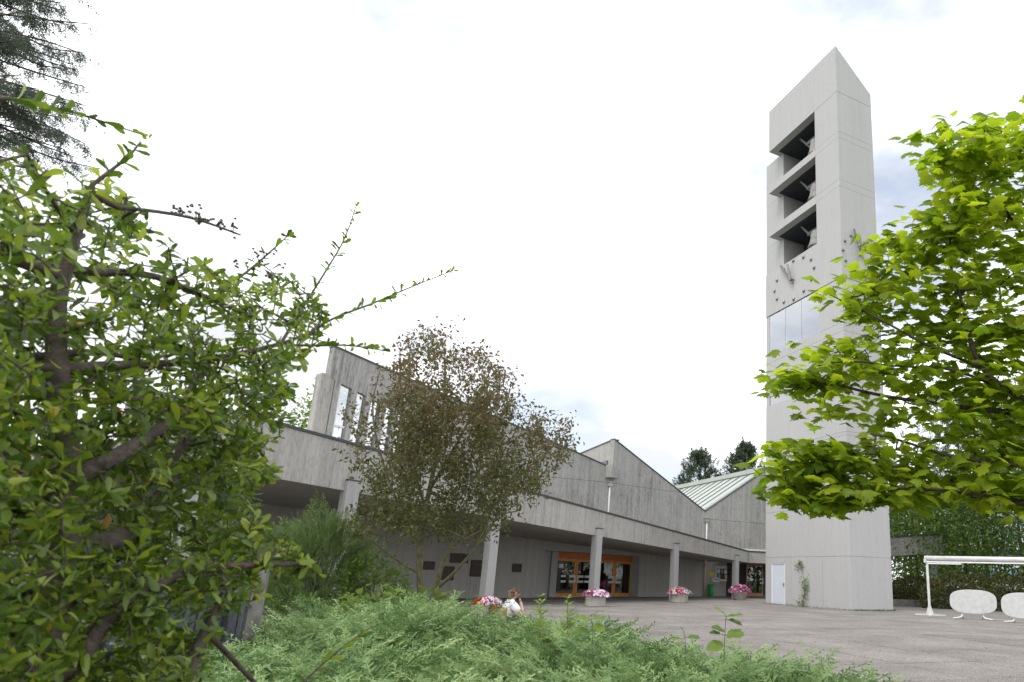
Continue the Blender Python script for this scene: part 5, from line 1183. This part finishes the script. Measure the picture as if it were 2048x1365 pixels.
pc = np.array([*at(1840, 1150, 47)[:2], 0]); v = math.degrees(math.atan2(pc[0], pc[1])); u = azdir(v+93); n_ = azdir(v+183)
por = empty('concrete_portal', pc, 'dark weathered concrete portal with flat beam behind the tower', 'portal')
q = lambda x, y: onplane(x, y, pc, v+93)
MB().prism([q(1760, 1077), q(1884, 1071), q(1886, 1108), q(1760, 1113)], -n_*1.6).build('beam', 'concrete_old', por)
MB().prism([q(1760, 1073.5)+n_*0.05, q(1885, 1067.5)+n_*0.05, q(1885, 1070.8)+n_*0.05, q(1760, 1076.8)+n_*0.05], -n_*1.7).build('coping', 'dark_flashing', por)
a_, b_ = q(1862, 1140), q(1875, 1140)
MB().prism([xyz(a_, -0.05), xyz(b_, -0.05), xyz(b_, q(1870, 1109)[2]-0.01), xyz(a_, q(1870, 1109)[2]-0.01)], -n_*0.35).build('column', 'concrete_column', por)

w0, w1 = gnd(1775, 1213), gnd(2200, 1224); u = nrm(w1-w0); n_ = np.array([u[1], -u[0], 0]); 
if n_@w0 > 0: n_ = -n_
Lw = np.linalg.norm(w1-w0); lw_ = empty('low_wall', w0, 'low grey stone kerb wall in front of the hedge', 'wall'); k = 0; s = 0.0
while s < Lw:
    l = random.uniform(1.5, 2.3); MB().box(w0, u, n_, s+0.012, min(Lw, s+l), -0.05, 0.40+random.uniform(-.015, .015), -0.35, random.uniform(-.01, .01)).build('stone', 'stone_low', lw_, bevel=0.015); s += l
def hedge(px0, px1, d, h, label, n, rx=1.0):
    c = np.array([*at((px0+px1)/2, 1160, d)[:2], 0]); a_ = np.array([*at(px0, 1160, d)[:2], 0]); b_ = np.array([*at(px1, 1160, d)[:2], 0]); L = np.linalg.norm(b_-a_); u = (b_-a_)/L; v = np.array([-u[1], u[0], 0])
    e = empty('hedge', c, label, 'hedge', 'hedges behind the low wall')
    s = rng.uniform(-0.5, 0.5, n); t = rng.uniform(0, math.pi, n); ht = h*(1-0.35*np.abs(2*s)**4)*(1+0.06*np.sin(s*L*2.1)+0.05*np.sin(s*L*5+1)); r = rng.uniform(0.82, 1.03, n)
    pos = c+np.outer(s*L, u)+np.outer(np.cos(t)*rx*r, v)+np.outer(np.sin(t)**0.6*ht*r, [0, 0, 1]); nz = np.outer(np.cos(t), v)+np.outer(np.sin(t), [0, 0, 1])
    foliage('foliage', [leafcloud(LEAF_S, pos, nz*0.6+rand_unit(n)+[0, 0, .4], nz+rng.normal(0, .5, (n, 3)), rng.uniform(0.10, 0.20, n), np.clip(rng.normal(.5, .25, n), 0, 1))], 'leaf_hedge', e)
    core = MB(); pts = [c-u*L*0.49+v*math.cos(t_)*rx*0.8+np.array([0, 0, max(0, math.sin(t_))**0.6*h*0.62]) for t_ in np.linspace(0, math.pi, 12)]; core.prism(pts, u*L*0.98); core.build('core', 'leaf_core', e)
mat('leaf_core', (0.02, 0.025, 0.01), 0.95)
hedge(1780, 1858, 46.5, 1.75, 'clipped olive hedge directly right of the tower base', 3500, 1.1)
hedge(1834, 2160, 43.0, 1.95, 'rounded brown-green hedge behind the awning and oval tables', 9000, 1.3)

fb = np.array([*at(2010, 1100, 120)[:2], 0]); v = math.degrees(math.atan2(fb[0], fb[1])); u = azdir(v+90); n_ = azdir(v+180)
hs = empty('distant_building', fb, 'pale distant building with blue glazing glimpsed through the right-hand trees', 'building')
MB().box(fb, u, n_, -12, 14, 0, 12, -10, 0).build('wall', 'render_pale', hs)
for z in (2.0, 5.2, 8.4):
    for k in range(7): MB().box(fb, u, n_, -11+k*3.5, -8.3+k*3.5, z, z+1.9, 0.01, 0.06).build('window', 'far_blue', hs)
MB().box(fb, u, n_, -12.6, 14.6, 12.0, 12.5, -10.6, 0.6).build('roof', 'zinc', hs)
bush = [(1700, 90, 7), (1990, 95, 6), (2130, 80, 8)]

# slate wall at the left
sw = empty('slate_wall', at(420, 1200, 9.8)*[1, 1, 0], 'blue-grey wall of upright split slabs with a smooth concrete end, half hidden by the thorny shrub', 'wall')
s0_, s1_ = at(180, 1200, 8.9)*[1, 1, 0], at(492, 1200, 10.4)*[1, 1, 0]; u = nrm(s1_-s0_); n_ = np.array([u[1], -u[0], 0]); L = np.linalg.norm(s1_-s0_); s = 0
while s < L:
    w_ = random.uniform(0.05, 0.15); w_ = min(w_, L-s+0.02); z = 1.32+random.uniform(-.06, .05); lean = random.uniform(-0.015, 0.02); o1 = random.uniform(-0.03, 0.05)
    p = lambda a, z_, q: s0_+u*a+n_*q+np.array([0, 0, z_])
    b = MB(); b.add([p(s, -.02, o1), p(s+w_-.008, -.02, o1-random.uniform(-.02, .03)), p(s+w_-.008+lean, z, o1-random.uniform(-.02, .04)), p(s+lean, z, o1-random.uniform(0, .03)), p(s, -.02, -.3), p(s+w_-.008, -.02, -.3), p(s+w_-.008+lean, z, -.3), p(s+lean, z, -.3)], [(0, 1, 2, 3), (5, 4, 7, 6), (4, 0, 3, 7), (1, 5, 6, 2), (3, 2, 6, 7), (4, 5, 1, 0)])
    b.build('slab', 'slate_concrete', sw, bevel=0.008); s += w_
pts = [s1_+u*(0.28+0.28*math.sin(t))-n_*(0.10-0.16*math.cos(t)) for t in np.linspace(-math.pi/2, math.pi/2, 9)]
pts = [s1_+n_*0.06]+[s1_+u*(0.18+0.22*math.sin(t))+n_*(-0.16+0.22*math.cos(t)) for t in np.linspace(0, math.pi/2*1.1, 8)]+[s1_-n_*0.3]
MB().prism([q+[0, 0, -0.02] for q in pts], (0, 0, 1.30)).build('end_pier', 'stone_low', sw)

# ------------------------------------------------------------------ weeds, seedlings, climbing rose
def weed(px, y0, y1, d, label, leaf='leaf_light', whorls=13, size=0.15, name='weed'):
    top = at(px, y0, d); base = np.array([*at(px+6, y1, d)[:2], 0.15]); e = empty(name, base, label, 'weed', 'tall weeds in the juniper')
    pl = resample(smooth_line([base, base*0.5+top*0.5+rng.normal(0, .015, 3), top]), 0.03); sg = [(a, b, 0.004, 0.0035) for a, b in zip(pl[:-1], pl[1:])]
    V, T = frustums(sg, 5); link('stem', arr_mesh('stem', V-base, T, 'bark_green'), e)
    n = len(pl); me = arr_mesh('leaf', LEAF_P[0], LEAF_P[1], leaf, np.full(len(LEAF_P[0]), 0.85))
    for k in range(whorls):
        q = pl[int(n*(0.35+0.63*k/whorls))]
        for j in range(3):
            a = k*1.1+j*2.1+rng.uniform(-.3, .3); ax = np.array([[math.cos(a), math.sin(a), rng.uniform(0.1, 0.8)]]); M = frames(ax, np.array([[0, 0, 1.0]])-ax*0.3, [size*(1.15-0.6*k/whorls)*rng.uniform(.8, 1.2)])[0]
            o = link('leaf', me, e); mm = Matrix(M.tolist()).to_4x4(); mm.translation = Vector((q-base).tolist()); o.matrix_local = mm
weed(1083, 1188, 1260, 8.8, 'tall pale green weed in the juniper just right of the seated person')
weed(1135, 1193, 1265, 8.6, 'tall pale green weed below the left church doors')
def seedling(pts, leaves, label, size):
    base = pts[0]; e = empty('seedling', base, label, 'seedling', 'broad-leaved seedlings in the juniper'); pl = resample(smooth_line(pts), 0.04)
    V, T = frustums([(a, b, 0.0035, 0.003) for a, b in zip(pl[:-1], pl[1:])], 5); link('stem', arr_mesh('stem', V-base, T, 'bark_green'), e)
    for i, (px, py, d, ang, s, tilt, mt_) in enumerate(leaves):
        me = arr_mesh('leaf', LEAF_R[0], LEAF_R[1], mt_, np.full(len(LEAF_R[0]), 0.3+0.2*(i % 3)))
        q = at(px, py, d); ax = np.array([[math.cos(ang)*_r[0], math.cos(ang)*_r[1], math.sin(ang)]])+np.array([[0, -0.35, 0]]); M = frames(ax, np.array([[rng.normal(0, .2), -tilt, 1.0]]), [s])[0]
        o = link('leaf', me, e); mm = Matrix(M.tolist()).to_4x4(); mm.translation = Vector((q-base).tolist()); o.matrix_local = mm
        c = pl[np.argmin(np.linalg.norm(pl-q, axis=1))]; V, T = frustums([(c, q, 0.003, 0.002)], 4); link('stalk', arr_mesh('stalk', V-base, T, 'bark_green'), e)
seedling([at(1448, 1340, 6.6)*[1, 1, 0]+[0, 0, .1], at(1448, 1310, 6.6), at(1450, 1265, 6.6), at(1452, 1232, 6.6)],
         [(1452, 1235, 6.6, 0.35, 0.16, 0.1, 'leaf_light'), (1456, 1240, 6.6, -0.3, 0.14, 0.2, 'leaf_mid'), (1448, 1228, 6.55, 2.6, 0.12, 0.2, 'leaf_light'), (1448, 1264, 6.6, 2.8, 0.13, 0.6, 'leaf_light'), (1452, 1272, 6.55, 0.2, 0.17, 0.9, 'leaf_light'), (1446, 1290, 6.6, 3.3, 0.16, 0.9, 'leaf_light'), (1440, 1268, 6.6, 3.0, 0.10, 0.4, 'leaf_mid')], 'broad-leaved hazel seedling rising from the juniper before the plaza', 0.1)
seedling([at(1188, 1290, 7.6)*[1, 1, 0]+[0, 0, .2], at(1186, 1262, 7.6), at(1183, 1240, 7.6)],
         [(1183, 1238, 7.6, 0.2, 0.16, 0.3, 'leaf_light'), (1180, 1240, 7.6, 2.9, 0.15, 0.3, 'leaf_light'), (1186, 1252, 7.55, -0.3, 0.14, 0.8, 'leaf_light'), (1196, 1262, 7.6, 0.1, 0.17, 0.4, 'leaf_mid'), (1176, 1262, 7.6, 3.2, 0.15, 0.5, 'leaf_mid')], 'broad-leaved seedling in the juniper under the pink flower planter', 0.1)
seedling([at(1372, 1320, 7.0)*[1, 1, 0]+[0, 0, .1], at(1372, 1290, 7.0), at(1368, 1266, 7.0)],
         [(1368, 1266, 7.0, 2.2, 0.07, 0.3, 'leaf_light'), (1374, 1276, 7.0, 0.1, 0.13, 0.2, 'leaf_mid'), (1362, 1278, 7.0, 3.1, 0.08, 0.4, 'leaf_mid')], 'small dull-leaved seedling left of the hazel seedling', 0.1)

cr = np.array([X0-0.06, 28.95, 0.0]); e = empty('climbing_rose', cr, 'thin climbing rose growing up the tower wall right of its door', 'climber'); t = Tree(); X = lambda y, z: np.array([X0-0.05-rng.uniform(0, .05), y, z])
t.limb([cr, X(28.85, 0.5), X(28.7, 1.0), X(28.85, 1.5), X(29.0, 2.0), X(29.1, 2.25)], 0.012, 0.006, 0.1); t.limb([cr, X(29.1, 0.4), X(29.0, 0.8), X(28.8, 1.1)], 0.008, 0.004, 0.1)
pos = []
for (y, z, n, r) in ((29.2, 2.05, 60, 0.20), (29.05, 2.2, 40, 0.14), (28.72, 1.25, 60, 0.20), (28.6, 1.05, 40, 0.15), (28.75, 0.55, 45, 0.16), (29.0, 0.15, 70, 0.24), (28.8, 0.85, 20, 0.1)):
    pos += [np.array([X0-0.04-abs(rng.normal(0, .07)), y+rng.normal(0, r), max(0.02, z+rng.normal(0, r*0.7))]) for _ in range(n)]
pos = np.array(pos); N_ = len(pos); t.reach(pos[::9], rt=0.003, seg=0.1)
foliage('leaves', [leafcloud(LEAF_S, pos, rand_unit(N_), rng.normal(0, .5, (N_, 3))+[-0.6, -0.3, 0.6], rng.uniform(0.06, 0.12, N_), rng.random(N_))], 'leaf_mid', e)
t.mesh('stems', 'bark_green', e, 5, k=0.002, e=0.3, rmax=0.01)
# grass tufts along the tower foot and in the paving joints
pos = []
for _ in range(700):
    k = rng.random()
    if k < 0.5: pos.append((rng.uniform(X0, X1+0.1), Y0-abs(rng.normal(0, .05)), 0))
    elif k < 0.8: pos.append((X0-abs(rng.normal(0, .04)), rng.uniform(Y0, YL), 0))
    else: pos.append((X1+abs(rng.normal(0, .1)), rng.uniform(Y0, Y0+1), 0))
pos = np.array(pos); N_ = len(pos)
V, T, C = leafcloud(LEAF_S, pos, rng.normal(0, .5, (N_, 3))+[0, 0, 1.0], rand_unit(N_), rng.uniform(0.04, 0.11, N_), rng.random(N_), 0.4)
tag(link('weed_fringe', arr_mesh('weed_fringe', V, T, 'leaf_hedge', C)), 'thin fringe of weeds along the foot of the bell tower', 'weeds', kind='stuff')
pos = []
for _ in range(2600):
    c = cells[int(rng.integers(0, 220))][1]; f = rng.uniform(-.5, .5); g_ = rng.choice([-.5, .5])*SL
    if math.sin(c[0]*1.7+c[1]*0.9)+math.sin(c[1]*1.3-c[0]*.6) < 0.5: continue
    pos.append(c+(gx*f*SL+gy*g_ if rng.random() < .5 else gy*f*SL+gx*g_)+[rng.normal(0, .01), rng.normal(0, .01), 0])
pos = np.array(pos); N_ = len(pos)
V, T, C = leafcloud(LEAF_S, pos, rng.normal(0, .8, (N_, 3))*[1, 1, 0]+[0, 0, .6], rand_unit(N_), rng.uniform(0.015, 0.05, N_), rng.random(N_), 0.6)
tag(link('joint_moss', arr_mesh('joint_moss', V, T, 'leaf_hedge', C)), 'moss and tiny weeds in the joints of the plaza paving', 'moss', kind='stuff')
